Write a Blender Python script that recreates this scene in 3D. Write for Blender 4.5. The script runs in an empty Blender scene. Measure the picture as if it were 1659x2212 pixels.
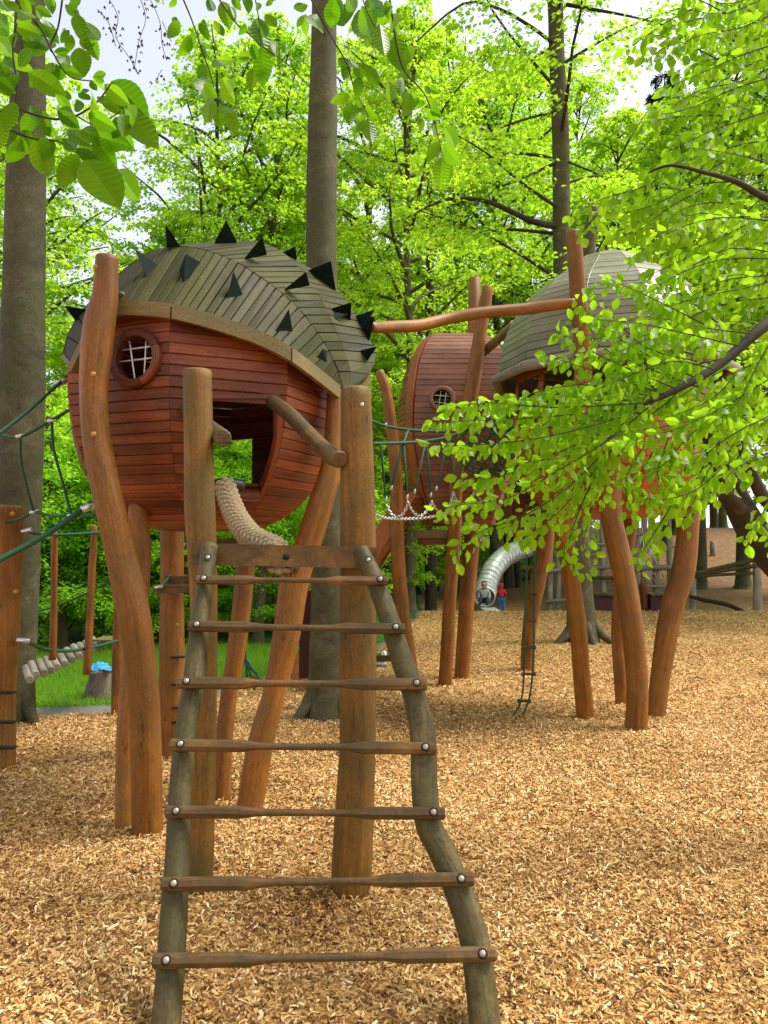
import bpy, math, random
import numpy as np
from mathutils import Vector, Matrix
from mathutils.bvhtree import BVHTree

S = bpy.context.scene
COL = S.collection
R = math.radians
rnd = random.Random(7)
npr = np.random.default_rng(11)

# ------------------------------------------------------------------ camera, sky, sun, exposure
FOC, CX, CY = 1641.7, 829.5, 1106.0          # photograph measured on a 1659 x 2212 grid
PITCH = R(2.5)
EYE = Vector((0, 0, 1.65))
cam_data = bpy.data.cameras.new('camera')
cam = bpy.data.objects.new('camera', cam_data)
COL.objects.link(cam)
cam.location = EYE
cam.rotation_euler = (R(90) + PITCH, 0, 0)
cam_data.sensor_fit = 'VERTICAL'
cam_data.sensor_height = 36.0
cam_data.lens = 36.0 * FOC / 2212.0
cam_data.clip_start = 0.05
cam_data.clip_end = 2000
S.camera = cam

SUN_EL, SUN_AZ = 60.0, 82.0                   # azimuth from +Y towards +X
world = bpy.data.worlds.new('World')
S.world = world
world.use_nodes = True
wn = world.node_tree
bg = wn.nodes['Background']
sky = wn.nodes.new('ShaderNodeTexSky')
sky.sky_type = 'NISHITA'
sky.sun_disc = False
sky.sun_elevation = R(SUN_EL)
sky.sun_rotation = R(SUN_AZ)
sky.air_density = 1.0
sky.dust_density = 1.6
sky.ozone_density = 1.0
hs = wn.nodes.new('ShaderNodeHueSaturation')
hs.inputs['Saturation'].default_value = 0.34
wn.links.new(sky.outputs['Color'], hs.inputs['Color'])
wn.links.new(hs.outputs['Color'], bg.inputs['Color'])
bg.inputs['Strength'].default_value = 0.15
sun_data = bpy.data.lights.new('sun', 'SUN')
sun_data.energy = 2.6
sun_data.angle = R(24)
sun_data.color = (1.0, 0.95, 0.86)
sun = bpy.data.objects.new('sun', sun_data)
COL.objects.link(sun)
sd = Vector((math.sin(R(SUN_AZ)) * math.cos(R(SUN_EL)), math.cos(R(SUN_AZ)) * math.cos(R(SUN_EL)), math.sin(R(SUN_EL))))
sun.rotation_euler = sd.to_track_quat('Z', 'Y').to_euler()
sun.location = (0, 0, 40)
S.view_settings.view_transform = 'Standard'
S.view_settings.look = 'None'
S.view_settings.gamma = 1.0
S.view_settings.use_curve_mapping = False
S.view_settings.exposure = 1.06
S.cycles.use_denoising = True
S.cycles.max_bounces = 12
S.cycles.diffuse_bounces = 6
S.cycles.glossy_bounces = 3
S.cycles.transmission_bounces = 10
S.cycles.transparent_max_bounces = 6
S.cycles.caustics_reflective = False
S.cycles.caustics_refractive = False

# ------------------------------------------------------------------ pixels to places
FWD = Vector((0, math.cos(PITCH), math.sin(PITCH)))
UPV = Vector((0, -math.sin(PITCH), math.cos(PITCH)))
def ray(x, y):
    return FWD + Vector(((x - CX) / FOC, 0, 0)) + UPV * ((CY - y) / FOC)
def at(x, y, Y):
    d = ray(x, y)
    return EYE + d * (Y / d.y)
def proj(P):
    v = Vector(P) - EYE
    k = v.dot(FWD)
    return CX + v.x / k * FOC, CY - v.dot(UPV) / k * FOC
def px2m(w, Y):
    return w * Y / FOC
def sstep(a, b, t):
    t = min(1.0, max(0.0, (t - a) / (b - a)))
    return t * t * (3 - 2 * t)
def gz(x, y):
    h = -0.04 * min(max(y, -6.0), 10.0)
    h -= 0.30 * sstep(23.5, 26.5, y) * sstep(-1, 3, x) * (1 - sstep(27, 30, y))
    h += 3.2 * sstep(26.5, 50, y) * sstep(3, 12, x)
    h += 0.02 * math.sin(x * 1.7 + 1.3) * math.sin(y * 1.3) + 0.012 * math.sin(x * 4.1) * math.sin(y * 3.7 + 2)
    return h
def grd(x, y):
    d = ray(x, y)
    t = 0.5
    while t < 120:
        p = EYE + d * t
        if p.z < gz(p.x, p.y):
            return p
        t += 0.01 + t * 0.001
    return EYE + d * 60

# ------------------------------------------------------------------ objects
def tag(o, label=None, cat=None, group=None, kind=None):
    if label: o['label'] = label
    if cat: o['category'] = cat
    if group: o['group'] = group
    if kind: o['kind'] = kind
    return o
def thing(name, label, cat, loc=(0, 0, 0), group=None):
    o = bpy.data.objects.new(name, None)
    o.empty_display_size = 0.1
    o.location = loc
    COL.objects.link(o)
    return tag(o, label, cat, group)
def put(o, parent):
    """parent o (built in world space) under parent, keeping its place"""
    if parent is not None:
        o.parent = parent
        base = Vector((0, 0, 0)); q = parent
        while q is not None:
            base += q.location; q = q.parent
        o.location = o.location - base
    return o
def link_mesh(name, me, mat, parent=None, loc=(0, 0, 0)):
    o = bpy.data.objects.new(name, me)
    o.location = loc
    COL.objects.link(o)
    if mat is not None and not me.materials:
        me.materials.append(mat)
    return put(o, parent)

class MB:
    """collects shapes of one mesh with a lengthwise uv (metres)"""
    def __init__(s):
        s.v, s.f, s.uv, s.sm = [], [], [], []
    def face(s, idx, uv=None, smooth=False):
        s.f.append(tuple(idx))
        s.uv.append(uv if uv else [(0, 0)] * len(idx))
        s.sm.append(smooth)
    def vert(s, p):
        s.v.append(tuple(p)); return len(s.v) - 1
    def tube(s, pts, radii, n=12, sub=4, cap=True, wob=0.0, smooth=True, dome=0.0, seed=0, flare=0.0):
        pts = [Vector(p) for p in pts]
        m = len(pts)
        if not hasattr(radii, '__len__'): radii = [radii] * m
        P, Q = [], []
        if sub > 1 and m > 2:
            for i in range(m - 1):
                p0 = pts[max(i - 1, 0)]; p1 = pts[i]; p2 = pts[i + 1]; p3 = pts[min(i + 2, m - 1)]
                for k in range(sub):
                    t = k / sub
                    P.append(0.5 * ((2 * p1) + (p2 - p0) * t + (2 * p0 - 5 * p1 + 4 * p2 - p3) * t * t + (3 * p1 - p0 - 3 * p2 + p3) * t ** 3))
                    Q.append(radii[i] * (1 - t) + radii[i + 1] * t)
            P.append(pts[-1]); Q.append(radii[-1])
        else:
            P, Q = pts, list(radii)
        M = len(P)
        rr = random.Random(seed + M * 31)
        ph = [rr.uniform(0, 6.28) for _ in range(6)]
        t0 = (P[1] - P[0]).normalized()
        ref = Vector((1, 0, 0)) if abs(t0.x) < 0.9 else Vector((0, 0, 1))
        nrm = (ref - t0 * ref.dot(t0)).normalized()
        rings, L = [], 0.0
        lens = []
        for i in range(M):
            tg = (P[min(i + 1, M - 1)] - P[max(i - 1, 0)]).normalized()
            nrm = (nrm - tg * nrm.dot(tg))
            if nrm.length < 1e-6: nrm = tg.orthogonal()
            nrm.normalize()
            bn = tg.cross(nrm)
            if i: L += (P[i] - P[i - 1]).length
            lens.append(L)
            ring = []
            for k in range(n):
                a = 2 * math.pi * k / n
                r = Q[i]
                if wob:
                    r *= 1 + wob * (math.sin(2 * a + ph[0] + L * 2.1) * 0.6 + math.sin(3 * a + ph[1] - L * 3.3) * 0.4 + math.sin(L * 7 + ph[2]) * 0.5 + 0.35 * math.sin(5 * a + ph[3] + L * 5))
                ring.append(s.vert(P[i] + (nrm * math.cos(a) + bn * math.sin(a)) * r))
            rings.append(ring)
        for i in range(M - 1):
            for k in range(n):
                k2 = (k + 1) % n
                c = Q[i] * 2 * math.pi / n
                s.face((rings[i][k], rings[i][k2], rings[i + 1][k2], rings[i + 1][k]),
                       [(lens[i], k * c), (lens[i], (k + 1) * c), (lens[i + 1], (k + 1) * c), (lens[i + 1], k * c)], smooth)
        if cap:
            for ring, i, sg in ((rings[0], 0, -1), (rings[-1], M - 1, 1)):
                tg = (P[1] - P[0]).normalized() if sg < 0 else (P[-1] - P[-2]).normalized()
                r = Q[i]
                ctr = P[i]
                # chamfer ring then a flat end
                ins = [s.vert(ctr + (Vector(s.v[j]) - ctr) * 0.86 + tg * sg * r * 0.12) for j in ring]
                c = s.vert(ctr + tg * sg * r * (0.14 + dome))
                for k in range(n):
                    k2 = (k + 1) % n
                    q = (ring[k], ring[k2], ins[k2], ins[k]) if sg > 0 else (ring[k2], ring[k], ins[k], ins[k2])
                    s.face(q, [(0, 0), (0, .02), (.02, .02), (.02, 0)], False)
                    ca, cb = 2 * math.pi * k / n, 2 * math.pi * (k + 1) / n
                    q = (ins[k], ins[k2], c) if sg > 0 else (ins[k2], ins[k], c)
                    s.face(q, [(r * math.cos(ca), r * math.sin(ca)), (r * math.cos(cb), r * math.sin(cb)), (0, 0)], False)
        return s
    def box8(s, c, uvl=None):
        """c: 8 corners, 0-3 bottom loop, 4-7 top loop"""
        i = [s.vert(p) for p in c]
        L = (Vector(c[1]) - Vector(c[0])).length
        W = (Vector(c[3]) - Vector(c[0])).length
        for q in ((0, 3, 2, 1), (4, 5, 6, 7), (0, 1, 5, 4), (1, 2, 6, 5), (2, 3, 7, 6), (3, 0, 4, 7)):
            uvm = {0: (0, 0), 1: (L, 0), 2: (L, W), 3: (0, W), 4: (0, 0.01), 5: (L, 0.01), 6: (L, W + .01), 7: (0, W + .01)}
            s.face([i[k] for k in q], [uvm[k] for k in q])
        return s
    def box(s, ctr, ax, ay, az):
        """centre and three half-axes"""
        ctr, ax, ay, az = Vector(ctr), Vector(ax), Vector(ay), Vector(az)
        c = [ctr - ax - ay - az, ctr + ax - ay - az, ctr + ax + ay - az, ctr - ax + ay - az,
             ctr - ax - ay + az, ctr + ax - ay + az, ctr + ax + ay + az, ctr - ax + ay + az]
        return s.box8(c)
    def plank(s, a, b, c, d, nrm, th=0.022, ch=0.004):
        """outer quad a-b (lower edge) c-d (upper edge, c above b); chamfered outer face, thickness inwards"""
        a, b, c, d = Vector(a), Vector(b), Vector(c), Vector(d)
        ctr = (a + b + c + d) / 4
        nrm = Vector(nrm).normalized()
        ue = ((b + c) - (a + d)).normalized(); ve = ((d + c) - (a + b)).normalized()
        ins = [p for p in (a + ue * ch + ve * ch, b - ue * ch + ve * ch, c - ue * ch - ve * ch, d + ue * ch - ve * ch)]
        o = [s.vert(p) for p in ins]
        m = [s.vert(p - nrm * ch) for p in (a, b, c, d)]
        n_ = [s.vert(p - nrm * th) for p in (a, b, c, d)]
        L = (b - a).length; W = (d - a).length
        uq = [(0, 0), (L, 0), (L, W), (0, W)]
        s.face(o, uq)
        for k in range(4):
            k2 = (k + 1) % 4
            s.face((m[k], m[k2], o[k2], o[k]), [uq[k], uq[k2], uq[k2], uq[k]])
            s.face((n_[k], n_[k2], m[k2], m[k]), [uq[k], uq[k2], uq[k2], uq[k]])
        s.face(n_[::-1], uq[::-1])
        return s
    def mesh(s, name):
        me = bpy.data.meshes.new(name)
        me.from_pydata(s.v, [], s.f)
        lay = me.uv_layers.new(name='uv')
        flat = np.array([c for uv in s.uv for q in uv for c in q], dtype=np.float32)
        lay.data.foreach_set('uv', flat)
        me.polygons.foreach_set('use_smooth', np.array(s.sm, dtype=bool))
        me.update()
        return me
    def build(s, name, mat, parent=None):
        return link_mesh(name, s.mesh(name), mat, parent)

# ------------------------------------------------------------------ materials
def new_mat(name):
    m = bpy.data.materials.new(name)
    m.use_nodes = True
    nt = m.node_tree
    return m, nt, nt.nodes, nt.links, nt.nodes['Principled BSDF']
def ramp(nt, stops, interp='LINEAR'):
    r = nt.nodes.new('ShaderNodeValToRGB')
    r.color_ramp.interpolation = interp
    e = r.color_ramp.elements
    while len(e) < len(stops): e.new(0.5)
    for k, (p, c) in enumerate(stops):
        e[k].position = p; e[k].color = (*c, 1)
    return r
def wood(name, dark, mid, light, rough=0.55, streak=(2.5, 45.0), bump=0.25, moss=None, moss_amt=0.5, var=0.25, spec=0.35, crack=0.0, fine=0.3, knots=0.0, blotch=3.0):
    m, nt, N, L, b = new_mat(name)
    uv = N.new('ShaderNodeUVMap'); uv.uv_map = 'uv'
    oi = N.new('ShaderNodeObjectInfo')
    mul = N.new('ShaderNodeMath'); mul.operation = 'MULTIPLY'; mul.inputs[1].default_value = 37.0
    L.new(oi.outputs['Random'], mul.inputs[0])
    add = N.new('ShaderNodeVectorMath'); add.operation = 'ADD'
    L.new(uv.outputs[0], add.inputs[0]); L.new(mul.outputs[0], add.inputs[1])
    mp = N.new('ShaderNodeMapping'); mp.inputs['Scale'].default_value = (streak[0], streak[1], 1)
    L.new(add.outputs[0], mp.inputs['Vector'])
    n1 = N.new('ShaderNodeTexNoise'); n1.inputs['Scale'].default_value = 1.0; n1.inputs['Detail'].default_value = 6; n1.inputs['Roughness'].default_value = 0.65; n1.inputs['Distortion'].default_value = 0.6
    L.new(mp.outputs[0], n1.inputs['Vector'])
    n2 = N.new('ShaderNodeTexNoise'); n2.inputs['Scale'].default_value = blotch; n2.inputs['Detail'].default_value = 4
    tc = N.new('ShaderNodeTexCoord')
    gp = N.new('ShaderNodeNewGeometry')
    L.new(gp.outputs['Position'], n2.inputs['Vector'])
    mixf = N.new('ShaderNodeMath'); mixf.operation = 'MULTIPLY_ADD'; mixf.inputs[1].default_value = 0.55
    L.new(n1.outputs['Fac'], mixf.inputs[0])
    m2 = N.new('ShaderNodeMath'); m2.operation = 'MULTIPLY'; m2.inputs[1].default_value = 0.45
    L.new(n2.outputs['Fac'], m2.inputs[0]); L.new(m2.outputs[0], mixf.inputs[2])
    rp = ramp(nt, [(0.28, dark), (0.5, mid), (0.74, light)])
    L.new(mixf.outputs[0], rp.inputs['Fac'])
    col = rp.outputs['Color']
    if crack:
        mc = N.new('ShaderNodeMapping'); mc.inputs['Scale'].default_value = (0.8, 17, 1)
        L.new(add.outputs[0], mc.inputs['Vector'])
        n4 = N.new('ShaderNodeTexNoise'); n4.inputs['Scale'].default_value = 1.0; n4.inputs['Detail'].default_value = 3; n4.inputs['Distortion'].default_value = 0.4
        L.new(mc.outputs[0], n4.inputs['Vector'])
        r4 = ramp(nt, [(0.0, (1, 1, 1)), (0.484, (1, 1, 1)), (0.5, (1 - crack, 1 - crack, 1 - crack)), (0.516, (1, 1, 1))])
        L.new(n4.outputs['Fac'], r4.inputs['Fac'])
        mc2 = N.new('ShaderNodeMixRGB'); mc2.blend_type = 'MULTIPLY'; mc2.inputs['Fac'].default_value = 1
        L.new(col, mc2.inputs['Color1']); L.new(r4.outputs[0], mc2.inputs['Color2'])
        col = mc2.outputs['Color']
    if moss:
        n3 = N.new('ShaderNodeTexNoise'); n3.inputs['Scale'].default_value = 2.2; n3.inputs['Detail'].default_value = 8; n3.inputs['Roughness'].default_value = 0.7
        L.new(gp.outputs['Position'], n3.inputs['Vector'])
        r3 = ramp(nt, [(0.5 - 0.25 * moss_amt, (0, 0, 0)), (0.78 - 0.2 * moss_amt, (1, 1, 1))])
        L.new(n3.outputs['Fac'], r3.inputs['Fac'])
        mm = N.new('ShaderNodeMixRGB'); mm.inputs['Color2'].default_value = (*moss, 1)
        L.new(r3.outputs['Color'], mm.inputs['Fac']); L.new(col, mm.inputs['Color1'])
        col = mm.outputs['Color']
    # fine grime and pores
    n5 = N.new('ShaderNodeTexNoise'); n5.inputs['Scale'].default_value = 55; n5.inputs['Detail'].default_value = 7; n5.inputs['Roughness'].default_value = 0.7
    L.new(gp.outputs['Position'], n5.inputs['Vector'])
    r5 = ramp(nt, [(0.3, (1 - fine, 1 - fine, 1 - fine)), (0.6, (1 + fine * .35,) * 3)])
    L.new(n5.outputs['Fac'], r5.inputs['Fac'])
    m5 = N.new('ShaderNodeMixRGB'); m5.blend_type = 'MULTIPLY'; m5.inputs['Fac'].default_value = 1
    L.new(col, m5.inputs['Color1']); L.new(r5.outputs[0], m5.inputs['Color2'])
    col = m5.outputs['Color']
    if knots:
        mk = N.new('ShaderNodeMapping'); mk.inputs['Scale'].default_value = (2.2, 5.5, 1)
        L.new(add.outputs[0], mk.inputs['Vector'])
        vk = N.new('ShaderNodeTexVoronoi'); vk.inputs['Scale'].default_value = 1.0
        L.new(mk.outputs[0], vk.inputs['Vector'])
        rk = ramp(nt, [(0.0, (1 - knots, 1 - knots, 1 - knots)), (0.07, (1 - knots * .9,) * 3), (0.10, (1, 1, 1)), (0.14, (1 - knots * .35,) * 3), (0.22, (1, 1, 1))])
        L.new(vk.outputs['Distance'], rk.inputs['Fac'])
        m6 = N.new('ShaderNodeMixRGB'); m6.blend_type = 'MULTIPLY'; m6.inputs['Fac'].default_value = 1
        L.new(col, m6.inputs['Color1']); L.new(rk.outputs[0], m6.inputs['Color2'])
        col = m6.outputs['Color']
    hsv = N.new('ShaderNodeHueSaturation')
    vv = N.new('ShaderNodeMapRange'); vv.inputs['To Min'].default_value = 1 - var; vv.inputs['To Max'].default_value = 1 + var
    L.new(oi.outputs['Random'], vv.inputs['Value'])
    L.new(vv.outputs[0], hsv.inputs['Value']); L.new(col, hsv.inputs['Color'])
    L.new(hsv.outputs['Color'], b.inputs['Base Color'])
    rr = N.new('ShaderNodeMapRange'); rr.inputs['To Min'].default_value = rough - 0.12; rr.inputs['To Max'].default_value = rough + 0.15
    L.new(n1.outputs['Fac'], rr.inputs['Value']); L.new(rr.outputs[0], b.inputs['Roughness'])
    b.inputs['Specular IOR Level'].default_value = spec
    bp = N.new('ShaderNodeBump'); bp.inputs['Strength'].default_value = bump; bp.inputs['Distance'].default_value = 0.012
    L.new(mixf.outputs[0], bp.inputs['Height']); L.new(bp.outputs[0], b.inputs['Normal'])
    return m
def plain(name, col, rough=0.5, metal=0.0, noise=0.15, scale=30.0, bump=0.0, spec=0.5):
    m, nt, N, L, b = new_mat(name)
    gp = N.new('ShaderNodeNewGeometry')
    n = N.new('ShaderNodeTexNoise'); n.inputs['Scale'].default_value = scale; n.inputs['Detail'].default_value = 5
    L.new(gp.outputs['Position'], n.inputs['Vector'])
    r = ramp(nt, [(0.3, tuple(c * (1 - noise * 1.5) for c in col)), (0.7, tuple(min(1, c * (1 + noise)) for c in col))])
    L.new(n.outputs['Fac'], r.inputs['Fac']); L.new(r.outputs['Color'], b.inputs['Base Color'])
    b.inputs['Roughness'].default_value = rough; b.inputs['Metallic'].default_value = metal
    b.inputs['Specular IOR Level'].default_value = spec
    if bump:
        bp = N.new('ShaderNodeBump'); bp.inputs['Strength'].default_value = bump; bp.inputs['Distance'].default_value = 0.01
        L.new(n.outputs['Fac'], bp.inputs['Height']); L.new(bp.outputs[0], b.inputs['Normal'])
    return m
def leafmat(name, c0, c1, trans0, trans1, tfac=0.55, rough=0.45, gloss=0.06):
    """leaf: diffuse + translucent + a little gloss; tint attribute and object random vary the hue"""
    m, nt, N, L, b = new_mat(name)
    N.remove(b)
    out = N['Material Output']
    at_ = N.new('ShaderNodeAttribute'); at_.attribute_name = 'tint'
    oi = N.new('ShaderNodeObjectInfo')
    ad = N.new('ShaderNodeMath'); ad.operation = 'MULTIPLY_ADD'; ad.inputs[1].default_value = 0.5
    L.new(oi.outputs['Random'], ad.inputs[0]); L.new(at_.outputs['Fac'], ad.inputs[2])
    r1 = ramp(nt, [(0.0, c0), (1.1 if False else 1.0, c1)])
    r2 = ramp(nt, [(0.0, trans0), (1.0, trans1)])
    L.new(ad.outputs[0], r1.inputs['Fac']); L.new(ad.outputs[0], r2.inputs['Fac'])
    d = N.new('ShaderNodeBsdfDiffuse'); t = N.new('ShaderNodeBsdfTranslucent'); g = N.new('ShaderNodeBsdfGlossy')
    g.inputs['Roughness'].default_value = rough; g.inputs['Color'].default_value = (1, 1, 1, 1)
    L.new(r1.outputs['Color'], d.inputs['Color']); L.new(r2.outputs['Color'], t.inputs['Color'])
    mx = N.new('ShaderNodeMixShader'); mx.inputs[0].default_value = tfac
    L.new(d.outputs[0], mx.inputs[1]); L.new(t.outputs[0], mx.inputs[2])
    fr = N.new('ShaderNodeFresnel'); fr.inputs['IOR'].default_value = 1.35
    mf = N.new('ShaderNodeMath'); mf.operation = 'MULTIPLY'; mf.inputs[1].default_value = gloss
    L.new(fr.outputs[0], mf.inputs[0])
    m3 = N.new('ShaderNodeMixShader')
    L.new(mf.outputs[0], m3.inputs[0]); L.new(mx.outputs[0], m3.inputs[1]); L.new(g.outputs[0], m3.inputs[2])
    L.new(m3.outputs[0], out.inputs['Surface'])
    return m

MT = {}
MT['stilt'] = wood('oiled_larch_log', (0.08, 0.027, 0.003), (0.265, 0.092, 0.008), (0.43, 0.18, 0.022), rough=0.5, streak=(1.6, 28), bump=0.3, moss=(0.15, 0.075, 0.014), moss_amt=0.35, var=0.16, crack=0.6, knots=0.5)
MT['post'] = wood('mossy_log', (0.05, 0.022, 0.003), (0.205, 0.086, 0.009), (0.33, 0.16, 0.022), rough=0.6, streak=(1.5, 26), bump=0.35, moss=(0.09, 0.068, 0.013), moss_amt=0.5, var=0.12, crack=0.6, knots=0.6)
MT['rail'] = wood('weathered_round_log', (0.02, 0.013, 0.0035), (0.085, 0.056, 0.014), (0.24, 0.165, 0.05), rough=0.6, streak=(3.2, 14), bump=0.9, moss=(0.06, 0.052, 0.009), moss_amt=0.6, var=0.1, crack=0.8, knots=0.6, blotch=9.0, fine=.45)
MT['rung'] = wood('worn_rung_wood', (0.03, 0.014, 0.005), (0.13, 0.060, 0.014), (0.31, 0.155, 0.035), rough=0.45, streak=(2.5, 45), bump=0.35, moss=(0.05, 0.038, 0.012), moss_amt=0.5, var=0.18, blotch=8.0, crack=.5)
MT['red'] = wood('red_stained_plank', (0.06, 0.013, 0.005), (0.215, 0.050, 0.013), (0.37, 0.105, 0.028), rough=0.45, streak=(2.2, 40), bump=0.25, var=0.42, blotch=1.6, crack=.35)
MT['redbrown'] = wood('faded_red_plank', (0.09, 0.036, 0.018), (0.23, 0.09, 0.045), (0.36, 0.165, 0.09), rough=0.45, streak=(2.2, 50), bump=0.2, var=0.18)
MT['roof'] = wood('greyed_roof_plank', (0.012, 0.0105, 0.003), (0.042, 0.038, 0.010), (0.095, 0.085, 0.030), rough=0.58, streak=(2.2, 45), bump=0.3, moss=(0.042, 0.042, 0.006), moss_amt=0.8, var=0.38, spec=0.14)
MT['roofb'] = wood('greyed_roof_plank_silver', (0.07, 0.064, 0.032), (0.16, 0.15, 0.08), (0.31, 0.30, 0.20), rough=0.34, streak=(2.2, 45), bump=0.25, moss=(0.20, 0.18, 0.08), moss_amt=0.5, var=0.2, spec=0.5)
MT['eave'] = wood('eave_board_wood', (0.08, 0.052, 0.014), (0.19, 0.12, 0.036), (0.31, 0.205, 0.072), rough=0.5, streak=(2.0, 40), bump=0.25, moss=(0.14, 0.125, 0.04), moss_amt=0.5, var=0.12)
MT['ramp'] = wood('orange_board', (0.15, 0.045, 0.01), (0.33, 0.10, 0.018), (0.45, 0.16, 0.035), rough=0.5, var=0.15)
MT['darkred'] = wood('dark_red_panel', (0.03, 0.006, 0.006), (0.06, 0.012, 0.012), (0.10, 0.02, 0.018), rough=0.5, var=0.1)
MT['grey'] = wood('silver_grey_log', (0.10, 0.085, 0.06), (0.24, 0.205, 0.155), (0.40, 0.36, 0.29), rough=0.7, streak=(1.6, 22), bump=0.4, var=0.2)
MT['stump'] = wood('rotten_stump_wood', (0.04, 0.025, 0.018), (0.14, 0.095, 0.07), (0.28, 0.21, 0.17), rough=0.8, streak=(2.0, 30), bump=0.8, var=0.1)
MT['bark'] = wood('beech_bark', (0.035, 0.030, 0.014), (0.09, 0.078, 0.040), (0.20, 0.18, 0.105), rough=0.75, streak=(8, 5), bump=0.5, knots=0.45, fine=.45, blotch=1.5, moss=(0.06, 0.065, 0.02), moss_amt=0.35, var=0.1, spec=0.2)
MT['barkdark'] = wood('dark_branch_bark', (0.018, 0.014, 0.009), (0.045, 0.036, 0.022), (0.09, 0.075, 0.05), rough=0.8, streak=(8, 10), bump=0.5, var=0.15, spec=0.2)
MT['rope'] = plain('green_rope', (0.012, 0.085, 0.035), 0.7, noise=0.4, scale=160, bump=0.3)
MT['hemp'] = plain('hemp_rope', (0.36, 0.27, 0.155), 0.85, noise=0.3, scale=90, bump=0.6, spec=0.15)
MT['fray'] = plain('frayed_hemp_end', (0.16, 0.09, 0.035), 0.9, noise=0.4, scale=200, spec=0.1)
MT['steel'] = plain('galvanised_steel', (0.62, 0.62, 0.60), 0.35, metal=0.9, noise=0.12, scale=40)
MT['slide'] = plain('polished_slide_steel', (0.80, 0.82, 0.82), 0.42, metal=0.35, noise=0.1, scale=4)
MT['bolt'] = plain('bolt_cap', (0.40, 0.37, 0.27), 0.4, metal=0.4, noise=0.2, scale=60)
MT['boltorange'] = plain('orange_bolt_cap', (0.45, 0.20, 0.03), 0.5, noise=0.2)
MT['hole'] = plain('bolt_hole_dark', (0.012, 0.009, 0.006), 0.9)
MT['spike'] = plain('dark_green_rubber_spike', (0.004, 0.013, 0.009), 0.75, noise=0.3, scale=20, spec=0.12)
MT['black'] = plain('black_rubber', (0.012, 0.012, 0.012), 0.5)
MT['wire'] = plain('window_wire', (0.75, 0.75, 0.72), 0.4, metal=0.3)
MT['leaf_bg'] = leafmat('woodland_leaf', (0.09, 0.22, 0.010), (0.26, 0.45, 0.025), (0.28, 0.62, 0.014), (0.70, 0.93, 0.05), 0.63)
MT['leaf_under'] = leafmat('undergrowth_leaf', (0.11, 0.30, 0.012), (0.26, 0.50, 0.025), (0.34, 0.76, 0.02), (0.65, 0.94, 0.06), 0.6)
MT['leaf_pale'] = leafmat('pale_young_leaf', (0.12, 0.19, 0.06), (0.24, 0.32, 0.12), (0.30, 0.45, 0.12), (0.5, 0.66, 0.25), 0.55)
MT['leaf_near'] = leafmat('beech_leaf', (0.11, 0.25, 0.008), (0.28, 0.44, 0.018), (0.32, 0.66, 0.010), (0.68, 0.93, 0.04), 0.6, rough=0.5, gloss=0.05)
MT['leaf_horn'] = leafmat('hornbeam_leaf', (0.035, 0.11, 0.004), (0.11, 0.23, 0.008), (0.16, 0.42, 0.006), (0.46, 0.74, 0.015), 0.55, rough=0.4)
MT['needle'] = leafmat('spruce_needle', (0.012, 0.03, 0.018), (0.03, 0.06, 0.035), (0.02, 0.05, 0.02), (0.05, 0.09, 0.04), 0.25)
MT['seed'] = plain('dry_seed_cluster', (0.045, 0.02, 0.018), 0.8)
MT['grassblade'] = leafmat('grass_blade', (0.08, 0.22, 0.012), (0.20, 0.38, 0.025), (0.16, 0.45, 0.02), (0.38, 0.66, 0.04), 0.45)
# ------------------------------------------------------------------ ground
EDGE = [(-60, 8.2), (-6, 8.8), (-2.9, 9.4), (-1.6, 12.0), (-0.2, 14.5), (0.6, 19), (1.4, 25), (2.5, 60), (60, 400)]
def edge_y(x):
    for (x0, y0), (x1, y1) in zip(EDGE, EDGE[1:]):
        if x <= x1: return y0 + (y1 - y0) * max(0.0, (x - x0)) / (x1 - x0)
    return 400
def axis_vals(stops):
    out = []
    for a, b, st in stops:
        v = a
        while v < b - 1e-6: out.append(v); v += st
    out.append(stops[-1][1]); return out
gx = axis_vals([(-400, -60, 40), (-60, -16, 4), (-16, 16, 0.4), (16, 60, 4), (60, 400, 40)])
gy = axis_vals([(-60, -8, 8), (-8, 32, 0.4), (32, 64, 2), (64, 700, 40)])
gv = [(x, y, gz(x, y)) for y in gy for x in gx]
nx = len(gx)
gf = [(j * nx + i, j * nx + i + 1, (j + 1) * nx + i + 1, (j + 1) * nx + i) for j in range(len(gy) - 1) for i in range(nx - 1)]
gm = bpy.data.meshes.new('ground')
gm.from_pydata(gv, [], gf)
at_chip = gm.attributes.new('chip', 'FLOAT', 'POINT')
at_chip.data.foreach_set('value', np.array([max(-1.0, min(1.0, (edge_y(x) - y) / 1.2)) for (x, y, z) in gv], dtype=np.float32))
gm.polygons.foreach_set('use_smooth', np.ones(len(gf), dtype=bool))
m, nt, N, L, b = new_mat('ground_cover')
gp = N.new('ShaderNodeNewGeometry')
ac = N.new('ShaderNodeAttribute'); ac.attribute_name = 'chip'
mp = N.new('ShaderNodeMapping'); mp.inputs['Scale'].default_value = (1, 0.6, 1)
L.new(gp.outputs['Position'], mp.inputs['Vector'])
vo = N.new('ShaderNodeTexVoronoi'); vo.inputs['Scale'].default_value = 42; vo.inputs['Randomness'].default_value = 1
dn = N.new('ShaderNodeTexNoise'); dn.inputs['Scale'].default_value = 20; dn.inputs['Detail'].default_value = 2
L.new(gp.outputs['Position'], dn.inputs['Vector'])
dm = N.new('ShaderNodeMixRGB'); dm.blend_type = 'ADD'; dm.inputs['Fac'].default_value = 0.06
L.new(mp.outputs[0], dm.inputs['Color1']); L.new(dn.outputs['Color'], dm.inputs['Color2'])
L.new(dm.outputs[0], vo.inputs['Vector'])
rgb = N.new('ShaderNodeSeparateColor'); L.new(vo.outputs['Color'], rgb.inputs[0])
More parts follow.
